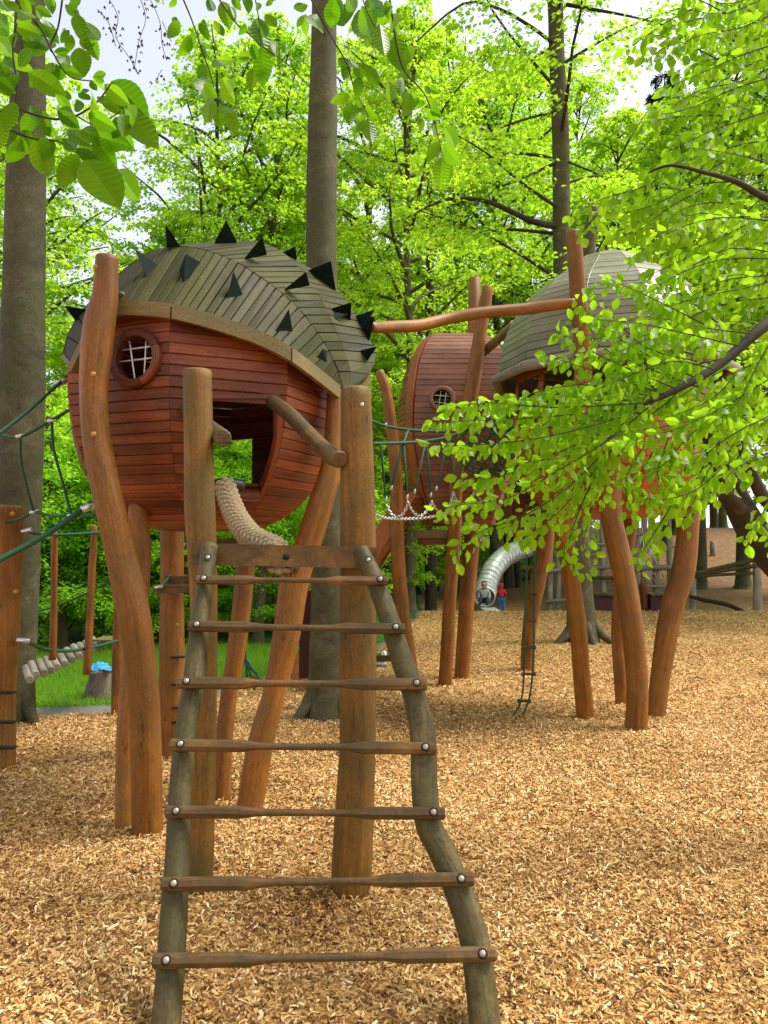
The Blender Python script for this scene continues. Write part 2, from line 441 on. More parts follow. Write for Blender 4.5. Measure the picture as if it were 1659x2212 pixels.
chipr = ramp(nt, [(0.0, (0.18, 0.08, 0.022)), (0.35, (0.42, 0.22, 0.065)), (0.7, (0.60, 0.35, 0.12)), (1.0, (0.74, 0.50, 0.22))])
L.new(rgb.outputs[0], chipr.inputs['Fac'])
edge = ramp(nt, [(0.0, (1, 1, 1)), (0.55, (0.95, 0.95, 0.95)), (1.0, (0.35, 0.3, 0.25))])
L.new(vo.outputs['Distance'], edge.inputs['Fac'])
mulc = N.new('ShaderNodeMixRGB'); mulc.blend_type = 'MULTIPLY'; mulc.inputs['Fac'].default_value = 0.7
L.new(chipr.outputs[0], mulc.inputs['Color1']); L.new(edge.outputs[0], mulc.inputs['Color2'])
big = N.new('ShaderNodeTexNoise'); big.inputs['Scale'].default_value = 0.55; big.inputs['Detail'].default_value = 5
L.new(gp.outputs['Position'], big.inputs['Vector'])
bigr = ramp(nt, [(0.35, (0.72, 0.68, 0.64)), (0.62, (1, 1, 1))])
L.new(big.outputs['Fac'], bigr.inputs['Fac'])
mulb = N.new('ShaderNodeMixRGB'); mulb.blend_type = 'MULTIPLY'; mulb.inputs['Fac'].default_value = 1
L.new(mulc.outputs[0], mulb.inputs['Color1']); L.new(bigr.outputs[0], mulb.inputs['Color2'])
# forest floor beyond the chip edge: gravel strip, then green
fn = N.new('ShaderNodeTexNoise'); fn.inputs['Scale'].default_value = 9; fn.inputs['Detail'].default_value = 8
L.new(gp.outputs['Position'], fn.inputs['Vector'])
fr = ramp(nt, [(0.3, (0.025, 0.06, 0.008)), (0.55, (0.05, 0.13, 0.015)), (0.75, (0.07, 0.18, 0.02))])
L.new(fn.outputs['Fac'], fr.inputs['Fac'])
gr = ramp(nt, [(0.3, (0.10, 0.085, 0.08)), (0.7, (0.26, 0.23, 0.22))])
gn = N.new('ShaderNodeTexNoise'); gn.inputs['Scale'].default_value = 60; gn.inputs['Detail'].default_value = 4
L.new(gp.outputs['Position'], gn.inputs['Vector']); L.new(gn.outputs['Fac'], gr.inputs['Fac'])
an = N.new('ShaderNodeMath'); an.operation = 'MULTIPLY_ADD'; an.inputs[1].default_value = 0.5
L.new(fn.outputs['Fac'], an.inputs[0]); L.new(ac.outputs['Fac'], an.inputs[2])
f1 = N.new('ShaderNodeMapRange'); f1.inputs['From Min'].default_value = 0.22; f1.inputs['From Max'].default_value = 0.32
L.new(an.outputs[0], f1.inputs['Value'])
f2 = N.new('ShaderNodeMapRange'); f2.inputs['From Min'].default_value = -0.25; f2.inputs['From Max'].default_value = -0.1
L.new(an.outputs[0], f2.inputs['Value'])
mA = N.new('ShaderNodeMixRGB'); L.new(f2.outputs[0], mA.inputs['Fac']); L.new(fr.outputs[0], mA.inputs['Color1']); L.new(gr.outputs[0], mA.inputs['Color2'])
mB = N.new('ShaderNodeMixRGB'); L.new(f1.outputs[0], mB.inputs['Fac']); L.new(mA.outputs[0], mB.inputs['Color1']); L.new(mulb.outputs[0], mB.inputs['Color2'])
# leaf litter on the wooded slope at the back
sx = N.new('ShaderNodeSeparateXYZ'); L.new(gp.outputs['Position'], sx.inputs[0])
ly = N.new('ShaderNodeMapRange'); ly.inputs['From Min'].default_value = 26; ly.inputs['From Max'].default_value = 30
L.new(sx.outputs[1], ly.inputs['Value'])
lr = ramp(nt, [(0.3, (0.07, 0.035, 0.015)), (0.5, (0.20, 0.105, 0.04)), (0.72, (0.34, 0.19, 0.075))])
ln_ = N.new('ShaderNodeTexNoise'); ln_.inputs['Scale'].default_value = 5; ln_.inputs['Detail'].default_value = 10; ln_.inputs['Roughness'].default_value = 0.75
L.new(gp.outputs['Position'], ln_.inputs['Vector']); L.new(ln_.outputs['Fac'], lr.inputs['Fac'])
lf = N.new('ShaderNodeMath'); lf.operation = 'MULTIPLY'; L.new(ly.outputs[0], lf.inputs[0]); L.new(f1.outputs[0], lf.inputs[1])
mC = N.new('ShaderNodeMixRGB'); L.new(lf.outputs[0], mC.inputs['Fac']); L.new(mB.outputs[0], mC.inputs['Color1']); L.new(lr.outputs[0], mC.inputs['Color2'])
L.new(mC.outputs[0], b.inputs['Base Color'])
b.inputs['Roughness'].default_value = 0.85; b.inputs['Specular IOR Level'].default_value = 0.2
bp = N.new('ShaderNodeBump'); bp.inputs['Strength'].default_value = 0.8; bp.inputs['Distance'].default_value = 0.03
L.new(rgb.outputs[1], bp.inputs['Height']); L.new(bp.outputs[0], b.inputs['Normal'])
tag(link_mesh('ground', gm, m), kind='structure')

# wood chips: small bent slivers, dense near, thinner far
def np_mesh(name, V, F, tint=None, tname='tint', color=None):
    me = bpy.data.meshes.new(name)
    nv, (nf, k) = len(V), F.shape
    me.vertices.add(nv); me.loops.add(nf * k); me.polygons.add(nf)
    me.vertices.foreach_set('co', V.astype(np.float32).ravel())
    me.loops.foreach_set('vertex_index', F.astype(np.int32).ravel())
    me.polygons.foreach_set('loop_start', np.arange(0, nf * k, k, dtype=np.int32))
    try: me.polygons.foreach_set('loop_total', np.full(nf, k, dtype=np.int32))
    except Exception: pass
    if tint is not None:
        a = me.attributes.new(tname, 'FLOAT', 'POINT'); a.data.foreach_set('value', tint.astype(np.float32))
    me.update(calc_edges=True); me.validate()
    return me
gz_np = np.vectorize(gz)
def chips(bands):
    P = []
    for y0, y1, dens, half, sc in bands:
        area = (y1 - y0) * 1.0
        w0, w1 = half * y0 + 1.0, half * y1 + 1.0
        n = int(dens * (y1 - y0) * (w0 + w1))
        yy = npr.uniform(y0, y1, int(n * 1.4)); xx = npr.uniform(-w1, w1, int(n * 1.4))
        k = np.abs(xx) < half * yy + 1.0
        ey = np.array([edge_y(x) for x in xx[k]])
        q = yy[k] < ey - npr.exponential(0.12, k.sum())
        P.append(np.stack([xx[k][q], yy[k][q], np.full(q.sum(), sc)], 1))
    P = np.concatenate(P); n = len(P)
    print('chips', n)
    z = gz_np(P[:, 0], P[:, 1]) + npr.uniform(0.0, 0.028, n)
    L_ = npr.gamma(5.0, 0.0068, n).clip(0.012, 0.08) * P[:, 2]; W_ = npr.uniform(0.006, 0.015, n) * P[:, 2]
    a = npr.uniform(0, 2 * math.pi, n); tl = npr.normal(0, 0.30, n); ro = npr.normal(0, 0.5, n); bend = npr.normal(0, 0.22, n)
    ax = np.stack([np.cos(a) * np.cos(tl), np.sin(a) * np.cos(tl), np.sin(tl)], 1)
    side0 = np.stack([-np.sin(a), np.cos(a), np.zeros(n)], 1)
    up0 = np.cross(ax, side0)
    side = side0 * np.cos(ro)[:, None] + up0 * np.sin(ro)[:, None]
    up = np.cross(ax, side)
    C = np.stack([P[:, 0], P[:, 1], z], 1)
    V = np.empty((n, 6, 3))
    taper = npr.uniform(0.3, 1.0, n)[:, None]; taper2 = npr.uniform(0.3, 1.0, n)[:, None]
    hl, hw = (L_ / 2)[:, None], (W_ / 2)[:, None]
    bz = (L_ * bend)[:, None]
    V[:, 0] = C - ax * hl - side * hw * taper; V[:, 1] = C - ax * hl + side * hw * taper
    V[:, 2] = C - side * hw + up * bz; V[:, 3] = C + side * hw + up * bz
    V[:, 4] = C + ax * hl - side * hw * taper2; V[:, 5] = C + ax * hl + side * hw * taper2
    base = (np.arange(n) * 6)[:, None]
    F = np.concatenate([base + np.array([[0, 2, 3, 1]]), base + np.array([[2, 4, 5, 3]])])
    t = np.clip(npr.normal(0.5, 0.25, n), 0, 1)
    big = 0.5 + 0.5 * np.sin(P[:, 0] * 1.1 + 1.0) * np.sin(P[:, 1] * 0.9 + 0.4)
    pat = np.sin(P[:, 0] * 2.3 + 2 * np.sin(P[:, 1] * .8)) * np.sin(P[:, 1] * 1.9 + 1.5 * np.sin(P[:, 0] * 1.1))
    wear_and_dark = np.exp(-(((P[:, 0] + .33) / .30) ** 2 + ((P[:, 1] - 3.75) / .30) ** 2)) + .6 * np.exp(-(((P[:, 0] + 1.2) / .5) ** 2 + ((P[:, 1] - 5.9) / .7) ** 2))  # worn patch by the ladder, plus a darker patch below the playhouse
    t = np.clip(t + .05 - 0.10 * big + .07 * pat - .30 * wear_and_dark, 0, 1)
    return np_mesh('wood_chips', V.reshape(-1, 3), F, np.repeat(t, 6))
m, nt, N, L, b = new_mat('wood_chip')
a_ = N.new('ShaderNodeAttribute'); a_.attribute_name = 'tint'
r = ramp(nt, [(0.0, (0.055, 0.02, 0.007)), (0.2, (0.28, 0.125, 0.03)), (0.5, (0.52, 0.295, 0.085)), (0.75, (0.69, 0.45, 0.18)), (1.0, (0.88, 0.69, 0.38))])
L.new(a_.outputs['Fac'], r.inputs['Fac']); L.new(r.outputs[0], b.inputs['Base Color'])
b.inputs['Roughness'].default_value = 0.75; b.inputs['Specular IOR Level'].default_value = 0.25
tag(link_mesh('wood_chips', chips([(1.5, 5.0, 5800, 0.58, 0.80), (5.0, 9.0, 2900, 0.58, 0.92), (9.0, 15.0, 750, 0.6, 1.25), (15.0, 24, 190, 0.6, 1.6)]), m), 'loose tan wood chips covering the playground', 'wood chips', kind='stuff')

# fallen twigs, bark bits and dead leaves lying on the chips
n_ = 900
yy = npr.uniform(1.9, 14, n_); xx = npr.uniform(-1, 1, n_) * (.6 * yy + .8)
k_ = np.array([y < edge_y(x) for x, y in zip(xx, yy)]); xx, yy = xx[k_], yy[k_]; n_ = len(xx)
zz = gz_np(xx, yy) + .024; aa = npr.uniform(0, 6.28, n_); tw_ = npr.random(n_) < .35
L_ = np.where(tw_, npr.uniform(.06, .16, n_), npr.uniform(.025, .05, n_)); W_ = np.where(tw_, .0035, L_ * .33)
ax = np.stack([np.cos(aa), np.sin(aa), npr.normal(0, .12, n_)], 1); sd = np.stack([-np.sin(aa), np.cos(aa), npr.normal(0, .25, n_)], 1)
C_ = np.stack([xx, yy, zz], 1); V_ = np.empty((n_, 4, 3))
V_[:, 0] = C_ - ax * L_[:, None] / 2; V_[:, 1] = C_ - sd * W_[:, None] + [0, 0, .006]; V_[:, 2] = C_ + ax * L_[:, None] / 2; V_[:, 3] = C_ + sd * W_[:, None] + [0, 0, .006]
b_ = (np.arange(n_) * 4)[:, None]
tag(link_mesh('fallen_litter', np_mesh('fallen_litter', V_.reshape(-1, 3), b_ + np.array([[0, 1, 2, 3]])), plain('dead_leaf_brown', (0.10, 0.045, 0.018), .8, noise=.6, scale=3)), 'scattered dead leaves and twigs lying on the wood chips', 'leaf litter', kind='stuff')

# lawn of grass blades beyond the chip edge on the left
def grass(n, x0, x1, y0, y1):
    xx = npr.uniform(x0, x1, n); yy = npr.uniform(y0, y1, n)
    ey = np.array([edge_y(x) for x in xx])
    k = yy > ey + 0.35 + npr.uniform(0, 0.25, n)
    xx, yy = xx[k], yy[k]; n = len(xx)
    z = gz_np(xx, yy)
    h = npr.uniform(0.05, 0.13, n); a = npr.uniform(0, 6.28, n); w = npr.uniform(0.004, 0.008, n)
    le = npr.uniform(-0.07, 0.07, (n, 2))
    V = np.empty((n, 3, 3))
    V[:, 0] = np.stack([xx - np.cos(a) * w, yy - np.sin(a) * w, z], 1)
    V[:, 1] = np.stack([xx + np.cos(a) * w, yy + np.sin(a) * w, z], 1)
    V[:, 2] = np.stack([xx + le[:, 0], yy + le[:, 1], z + h], 1)
    F = np.arange(n * 3).reshape(n, 3)
    return np_mesh('lawn_grass', V.reshape(-1, 3), F, np.repeat(npr.uniform(0, 1, n), 3))
tag(link_mesh('lawn_grass', grass(60000, -8, 0.5, 9.2, 15.5), MT['grassblade']), 'short bright green lawn grass beyond the wood chips', 'grass', kind='stuff')
# ------------------------------------------------------------------ helpers for the play structures
def pxtube(name, pts, mat, parent, n=14, sub=4, wob=0.035, ext=0.0, dome=0.02, seed=0):
    """pts: (x, y, width, Y) measured on the photograph, width in the same grid"""
    P = [at(x, y, Y) for x, y, w, Y in pts]
    r = [px2m(w, Y) / 2 for x, y, w, Y in pts]
    if ext:
        P[-1] = P[-1] + (P[-1] - P[-2]).normalized() * ext
    return MB().tube(P, r, n=n, sub=sub, wob=wob, dome=dome, seed=seed).build(name, mat, parent)
def disc(mb, c, nrm, r, h, n=10, domed=True):
    c, nrm = Vector(c), Vector(nrm).normalized()
    u = nrm.orthogonal().normalized(); v = nrm.cross(u)
    r0 = [mb.vert(c + (u * math.cos(2 * math.pi * k / n) + v * math.sin(2 * math.pi * k / n)) * r) for k in range(n)]
    r1 = [mb.vert(c + nrm * h * 0.7 + (u * math.cos(2 * math.pi * k / n) + v * math.sin(2 * math.pi * k / n)) * r * 0.8) for k in range(n)]
    t = mb.vert(c + nrm * h)
    for k in range(n):
        k2 = (k + 1) % n
        mb.face((r0[k], r0[k2], r1[k2], r1[k]), None, True); mb.face((r1[k], r1[k2], t), None, True)
    return mb
def bolt(P, nrm, r, parent, mat, hole=True, name='bolt'):
    o = disc(MB(), P, nrm, r, r * 0.6).build(name, MT[mat], parent)
    return o
def cyl_between(a, b, r, n=8):
    return MB().tube([Vector(a), Vector(b)], r, n=n, sub=1)

class Gore:
    """faceted egg: ribs at azimuths (deg, 0 towards the viewer, + to the right), rows of planks between ribs"""
    def __init__(s, cx, cy, az, rad, prof, rows):
        s.cx, s.cy, s.az, s.rad = cx, cy, az, rad
        # resample profile (z, scale) into rows of equal arc length
        pts = []
        R0 = sum(rad) / len(rad)
        m = len(prof)
        for i in range(m - 1):
            p0 = prof[max(i - 1, 0)]; p1 = prof[i]; p2 = prof[i + 1]; p3 = prof[min(i + 2, m - 1)]
            for k in range(12):
                t = k / 12
                pts.append(tuple(0.5 * (2 * p1[j] + (p2[j] - p0[j]) * t + (2 * p0[j] - 5 * p1[j] + 4 * p2[j] - p3[j]) * t * t + (3 * p1[j] - p0[j] - 3 * p2[j] + p3[j]) * t ** 3) for j in (0, 1)))
        pts.append(tuple(prof[-1]))
        cum = [0]
        for p, q in zip(pts, pts[1:]):
            cum.append(cum[-1] + math.hypot(q[0] - p[0], (q[1] - p[1]) * R0))
        s.z, s.sc = [], []
        for k in range(rows + 1):
            d = cum[-1] * k / rows
            j = max(i for i in range(len(cum)) if cum[i] <= d + 1e-9); j = min(j, len(pts) - 2)
            t = (d - cum[j]) / max(1e-9, cum[j + 1] - cum[j])
            s.z.append(pts[j][0] + (pts[j + 1][0] - pts[j][0]) * t); s.sc.append(pts[j][1] + (pts[j + 1][1] - pts[j][1]) * t)
        s.rows = rows; s.n = len(az)
    def V(s, i, k, off=0.0):
        i %= s.n
        a = R(s.az[i]); r = s.rad[i] * s.sc[k] + off
        return Vector((s.cx + math.sin(a) * r, s.cy - math.cos(a) * r, s.z[k]))
    def quad(s, i, k):
        return s.V(i, k), s.V(i + 1, k), s.V(i + 1, k + 1), s.V(i, k + 1)
    def tris(s):
        v, f = [], []
        for i in range(s.n):
            for k in range(s.rows):
                o = len(v); v += [tuple(p) for p in s.quad(i, k)]; f.append((o, o + 1, o + 2, o + 3))
        return v, f
    def bvh(s):
        return BVHTree.FromPolygons(*s.tris())
    def planks(s, parent, mat, cut=None, th=0.024, gap=0.0022, name='plank', facets=None):
        for i in (facets if facets is not None else range(s.n)):
            for k in range(s.rows):
                a, b, c, d = s.quad(i, k)
                spans = cut(i, k, a, b, c, d) if cut else [(0.0, 1.0)]
                for s0, s1 in spans:
                    if s1 - s0 < 0.02: continue
                    A, B = a.lerp(b, s0), a.lerp(b, s1); D, C_ = d.lerp(c, s0), d.lerp(c, s1)
                    w = (D - A).length
                    if w < 0.012: continue
                    g = gap / w
                    L_ = (B - A).length; gl = min(0.4, 0.002 / max(L_, 1e-3))
                    j = rnd.uniform(-0.0025, 0.0025)
                    nrm = (B - A).cross(D - A).normalized()
                    q = [A.lerp(D, g), B.lerp(C_, g), C_.lerp(B, g), D.lerp(A, g)]
                    q = [q[0].lerp(q[1], gl), q[1].lerp(q[0], gl), q[2].lerp(q[3], gl), q[3].lerp(q[2], gl)]
                    q = [p + nrm * j for p in q]
                    MB().plank(*q, nrm, th=th).build(name, mat, parent)

def hit(bvh, x, y):
    loc, nrm, idx, dist = bvh.ray_cast(EYE, ray(x, y).normalized())
    return loc, nrm
def round_window(ctr, nrm, ri, ro, parent, mat, bars):
    """ring of four segments with a wire grid"""
    nrm = nrm.normalized()
    u = Vector((0, 0, 1)).cross(nrm).normalized(); v = nrm.cross(u)
    root = None
    for q in range(4):
        mb = MB(); K = 8
        rows = []
        for k in range(K + 1):
            a = math.pi / 2 * (q + k / K * 0.985) + 0.4
            dr = u * math.cos(a) + v * math.sin(a)
            rows.append([mb.vert(ctr + dr * r_ + nrm * h_) for r_, h_ in ((ri, -0.05), (ri, 0.032), (ri + .012, 0.045), (ro - .012, 0.045), (ro, 0.03), (ro, -0.05))])
        for k in range(K):
            for j in range(5):
                mb.face((rows[k][j], rows[k][j + 1], rows[k + 1][j + 1], rows[k + 1][j]), [(k * .05, j * .03), (k * .05, j * .03 + .03), (k * .05 + .05, j * .03 + .03), (k * .05 + .05, j * .03)], False)
        mb.face(rows[0][::-1]); mb.face(rows[-1])
        o = mb.build('window_frame' if q == 0 else 'frame_segment', mat, parent if q == 0 else root)
        if q == 0: root = o
    for (x0, y0, x1, y1) in bars:
        a = ctr + u * x0 * ri + v * y0 * ri - nrm * 0.01; b_ = ctr + u * x1 * ri + v * y1 * ri - nrm * 0.01
        cyl_between(a, b_, 0.006, 6).build('wire_bar', MT['wire'], root)
    return root

# ------------------------------------------------------------------ the near spiked playhouse
HX, HY = at(445, 880, 5.95).x, 5.95
HUT = thing('spiked_playhouse', 'red round playhouse on bent stilts with dark spikes along its grey plank roof', 'playhouse', (HX, HY, gz(HX, HY)))
AZ = [45 * k for k in range(8)]              # rib 0 | facet 0 is the doorway facet
PROF = [(1.76, 0.26), (1.785, 0.42), (1.87, 0.60), (2.05, 0.785), (2.36, 0.935), (2.75, 1.0), (3.10, 0.985), (3.45, 0.94), (3.85, 0.86)]
G1 = Gore(HX, HY, AZ, [1.04, 1.04, 1.05, 1.04, 1.04, 1.04, 1.08, 1.09], PROF, 34)
ztop = {0: at(372, 662, 4.95).z, 1: at(612, 748, 5.07).z, 2: at(730, 838, 5.5).z + .05, 3: at(780, 800, 6.4).z, 4: at(560, 650, 7.2).z,
        5: at(400, 650, 7.2).z, 6: at(160, 800, 6.2).z, 7: at(160, 795, 5.2).z}
TOPL = [(100, 815), (140, 800), (160, 785), (190, 733), (215, 688), (255, 656), (372, 655), (443, 672), (555, 708), (625, 745), (677, 785), (735, 832), (800, 850)]
def ytop(x):
    for (x0, y0), (x1, y1) in zip(TOPL, TOPL[1:]):
        if x <= x1: return y0 + (y1 - y0) * (x - x0) / (x1 - x0)
    return 850
WIN_C, WIN_N = hit(G1.bvh(), 295, 775)
WIN_R = px2m(54, 5.1)
def cut1(i, k, a, b, c, d):
    zm = (a.z + d.z) / 2
    lo, hi = 0.0, 1.0
    if i in (0, 1, 7):
        ok = []
        for q in range(51):
            x_, y_ = proj(((a + d) / 2).lerp((b + c) / 2, q / 50))
            if y_ > ytop(x_) - 6: ok.append(q / 50)
        if not ok: return []
        lo, hi = ok[0], ok[-1]
    else:
        z0, z1 = ztop[i] - .012, ztop[(i + 1) % 8] - .012
        if abs(z1 - z0) > 1e-6:
            sc = (zm - z0) / (z1 - z0)
            if z1 < z0: hi = min(hi, sc)
            else: lo = max(lo, sc)
        elif zm > z0: return []
    if hi <= lo: return []
    holes = []
    A, B = (a + d) / 2, (b + c) / 2
    xa, ya = proj(A); xb, yb = proj(B)
    if i == 0:       # doorway
        xm, ym = proj(A.lerp(B, 0.6))
        if 861 < ym < 1066:
            xr = min(600, xb - 9)
            holes.append(((424 - xa) / (xb - xa), (xr - xa) / (xb - xa)))
    if i in (3, 4):       # opening in the far wall
        xm, ym = proj(A.lerp(B, 0.5))
        if 952 < ym < 1044:
            s_ = sorted(((440 - xa) / (xb - xa), (548 - xa) / (xb - xa)))
            holes.append((max(0, s_[0]), min(1, s_[1])))
    if i == 7:       # round window
        ab = (B - A); t = (WIN_C - A).dot(ab) / ab.length_squared
        q = A + ab * t
        h2 = WIN_R ** 2 - (q - WIN_C).length_squared
        if h2 > 0:
            dl = math.sqrt(h2) / ab.length
            holes.append((t - dl, t + dl))
    spans = [(lo, hi)]
    for h0, h1 in holes:
        ns = []
        for s0, s1 in spans:
            if h1 <= s0 or h0 >= s1: ns.append((s0, s1)); continue
            if h0 > s0: ns.append((s0, h0))
            if h1 < s1: ns.append((h1, s1))
        spans = ns
    return spans
wall1 = MB()
vi = [wall1.vert(G1.V(i, 0) + Vector((0, 0, 0.01))) for i in range(8)]
vj = [wall1.vert(G1.V(i, 0) + Vector((0, 0, 0.06))) for i in range(8)]
wall1.face(vi[::-1]); wall1.face(vj)
for i in range(8): wall1.face((vi[i], vi[(i + 1) % 8], vj[(i + 1) % 8], vj[i]))
wall1 = wall1.build('hull_floor', MT['red'], HUT)
G1.planks(HUT, MT['red'], cut1, name='wall_plank')
fl = MB(); kf = min(range(35), key=lambda k: abs(G1.z[k] - 2.08))
vi = [fl.vert(G1.V(i, kf, -0.04)) for i in range(8)]; fl.face(vi); fl.build('inner_floor', MT['red'], HUT)
round_window(WIN_C + WIN_N * 0.0, WIN_N, px2m(46, 5.1), px2m(64, 5.1), HUT, MT['red'], [(-1, -.05, 1, 0.0), (-.85, .5, 1, .55), (-.5, 1, -.1, -1), (.45, .9, .4, -.9)])
# doorway trim
def on_g1(x, y, off=0.0):
    l, n_ = hit(G1.bvh(), x, y); return l + n_ * off, n_
BV1 = G1.bvh()
def trim(pts, w, name='door_frame'):
    mb = MB(); prev = None; LL = 0
    for k, (x, y) in enumerate(pts):
        l, n_, *_ = BV1.ray_cast(EYE, ray(x, y).normalized())
        if prev is not None: LL += (l - prev[0]).length
        d = Vector((1, 0, 0)) if abs(pts[-1][0] - pts[0][0]) < abs(pts[-1][1] - pts[0][1]) else Vector((0, 0, 1))
        e = [mb.vert(l + n_ * h_ + d * s_) for h_, s_ in ((-.09, -w), (.018, -w), (.018, w), (-.09, w))]
        if prev is not None:
            for j in range(4):
                j2 = (j + 1) % 4
                mb.face((prev[1][j], e[j], e[j2], prev[1][j2]), [(LL - .1, j * .04), (LL, j * .04), (LL, j * .04 + .04), (LL - .1, j * .04 + .04)])
        else: mb.face(e)
        prev = (l, e)
    mb.face(prev[1][::-1])
    return mb.build(name, MT['red'], HUT)
edge_pts = [proj(G1.V(1, k)) for k in range(35)]
edge_pts = sorted((min(602, x - 7), y) for x, y in edge_pts if 856 < y < 1072)
trim(sorted(edge_pts, key=lambda p: p[1]), 0.016)
trim([(421, 855), (421, 930), (421, 1000), (421, 1066)], 0.02)
trim([(421, 1070), (490, 1070), (max(edge_pts, key=lambda p: p[1])[0] - 4, 1070)], 0.03, 'door_sill')
trim([(421, 856), (500, 856), (604, 856)], 0.016, 'door_head')

# roof: five seams given as (x, y, Y, t)
SE = [
 [(158,790,5.13,100),(184,735,5.08,150),(212,690,5.04,235),(253,656,4.97,355),(311,656,4.91,480),(372,662,4.86,610),(443,680,4.90,760),(555,718,5.0,1000),(625.5,755.5,5.07,1150),(677,795,5.3,1260),(729,838,5.6,1370)],
 [(138,765,5.4,100),(147,714,5.42,150),(178,668,5.45,190),(227,619,5.5,235),(260,589,5.52,290),(321,544.5,5.5,355),(377,531,5.5,455),(424,536,5.45,550),(475.5,550,5.45,665),(532,578,5.45,795),(607,631,5.5,975),(654,676,5.52,1090),(691,725,5.55,1190),(714.6,765,5.58,1270),(731,802,5.62,1330),(742,838,5.65,1370)],
 [(138,768,6.1,100),(149,712,6.15,150),(182,665,6.2,190),(230,618,6.25,235),(270,590,6.3,290),(330,548,6.45,355),(461,523,6.35,455),(546,521,6.3,550),(600,537,6.28,665),(644,577,6.25,795),(684,631,6.2,975),(707.6,676,6.12,1090),(731,725,6.05,1190),(746,765,6.0,1270),(757,802,5.9,1330),(752,838,5.75,1370)],
 [(150,770,7.0,100),(160,720,7.0,150),(200,675,7.05,190),(250,630,7.05,235),(300,600,7.05,290),(380,565,7.05,355),(480,548,7.0,455),(560,545,6.95,550),(630,558,6.9,665),(685,590,6.8,795),(743,643,6.65,975),(775,690,6.55,1090),(800,735,6.4,1190),(814,770,6.3,1270),(798,808,6.1,1330),(768,838,5.85,1370)],
 [(170,800,7.1,100),(185,750,7.15,150),(215,700,7.2,190),(270,680,7.25,235),(400,650,7.3,455),(560,650,7.25,665),(690,690,7.1,975),(770,750,6.85,1190),(795,800,6.5,1270),(785,825,6.2,1330),(768,838.5,5.9,1370)]]
SE3 = [[(at(x, y, Y), t) for x, y, Y, t in s_] for s_ in SE]
def seam(k, t):
    s_ = SE3[k]
    if t <= s_[0][1]: return s_[0][0].copy()
    n_ = len(s_)
    for i in range(n_ - 1):
        if t <= s_[i + 1][1]:
            f = (t - s_[i][1]) / (s_[i + 1][1] - s_[i][1])
            p0 = s_[max(i - 1, 0)][0]; p1 = s_[i][0]; p2 = s_[i + 1][0]; p3 = s_[min(i + 2, n_ - 1)][0]
            lin = p1.lerp(p2, f)
            cr = 0.5 * (2 * p1 + (p2 - p0) * f + (2 * p0 - 5 * p1 + 4 * p2 - p3) * f * f + (3 * p1 - p0 - 3 * p2 + p3) * f ** 3)
            return lin.lerp(cr, 0.5)
    return s_[-1][0].copy()
rv, rf = [], []
NPL = 33
ROOFC = Vector((HX, HY, 3.2))
shell = MB()
for k in range(4):
    for j in range(NPL):
        t0, t1 = 100 + 1270 * j / NPL, 100 + 1270 * (j + 1) / NPL
        a, b, c, d = seam(k, t0), seam(k, t1), seam(k + 1, t1), seam(k + 1, t0)
        o = len(rv); rv += [tuple(a), tuple(b), tuple(c), tuple(d)]; rf.append((o, o + 1, o + 2, o + 3))
        nrm = (c - a).cross(d - b)
        if nrm.length < 1e-8: continue
        nrm.normalize()
        if nrm.dot((a + b + c + d) / 4 - ROOFC) < 0: nrm = -nrm; flip = True
        else: flip = False
        if t0 > 300:
            ids = [shell.vert(p - nrm * 0.03) for p in (a, b, c, d)]
            shell.face(ids)
        w = min((b - a).length, (c - d).length, 1)
        g = 0.0035
        q = [a.lerp(b, min(.3, g / max((b - a).length, .01))), b.lerp(a, min(.3, g / max((b - a).length, .01))), c.lerp(d, min(.3, g / max((c - d).length, .01))), d.lerp(c, min(.3, g / max((c - d).length, .01)))]
        ov = 0.012
        q = [p + nrm * (rnd.uniform(-0.003, 0.003) + (0.004 if k in (1, 2) else 0)) for p in q]
        # long edge runs a->d, so hand the quad over turned for lengthwise grain
        qq = [q[0], q[3], q[2], q[1]]
        if (qq[1] - qq[0]).cross(qq[3] - qq[0]).dot(nrm) < 0: qq = [qq[3], qq[2], qq[1], qq[0]]
        if (qq[3] - qq[0]).length < .008 and (qq[2] - qq[1]).length < .008: continue
        MB().plank(*qq, nrm, th=0.024, ch=0.003).build('roof_plank', MT['roof'], HUT)
shell.build('roof_lining', MT['red'], HUT)
RB = BVHTree.FromPolygons(rv, rf)
def band(k, ts, drop, out, name, mat, top=0.012):
    """fascia board hanging from a seam between two parameters"""
    mb = MB(); prev = None; LL = 0.0
    for t in ts:
        p = seam(k, t)
        o = Vector((p.x - HX, p.y - HY, 0)).normalized()
        e = [mb.vert(p + o * (out + .028) + Vector((0, 0, top))), mb.vert(p + o * (out + .028) - Vector((0, 0, drop))), mb.vert(p + o * (out - .01) - Vector((0, 0, drop))), mb.vert(p + o * (out - .01) + Vector((0, 0, top)))]
        if prev:
            dl = (p - prev[0]).length
            for j in range(4):
                j2 = (j + 1) % 4
                mb.face((prev[1][j], prev[1][j2], e[j2], e[j]), [(LL, j * .06), (LL, j * .06 + .06), (LL + dl, j * .06 + .06), (LL + dl, j * .06)])
            LL += dl
        else: mb.face(e)
        prev = (p, e)
    mb.face(prev[1][::-1])
    return mb.build(name, mat, HUT)
def lin(a, b, n): return [a + (b - a) * k / (n - 1) for k in range(n)]
band(0, lin(235, 606, 8), 0.085, 0.0, 'eave_board', MT['eave'])
band(0, lin(613, 1146, 10), 0.085, 0.0, 'eave_board', MT['eave'])
band(0, lin(1152, 1366, 6), 0.085, 0.0, 'eave_board', MT['eave'])
band(0, lin(105, 228, 6), 0.07, 0.0, 'eave_board', MT['eave'])
band(4, lin(105, 660, 8), 0.075, 0.0, 'eave_board', MT['eave'])
band(4, lin(668, 1366, 10), 0.075, 0.0, 'eave_board', MT['eave'])
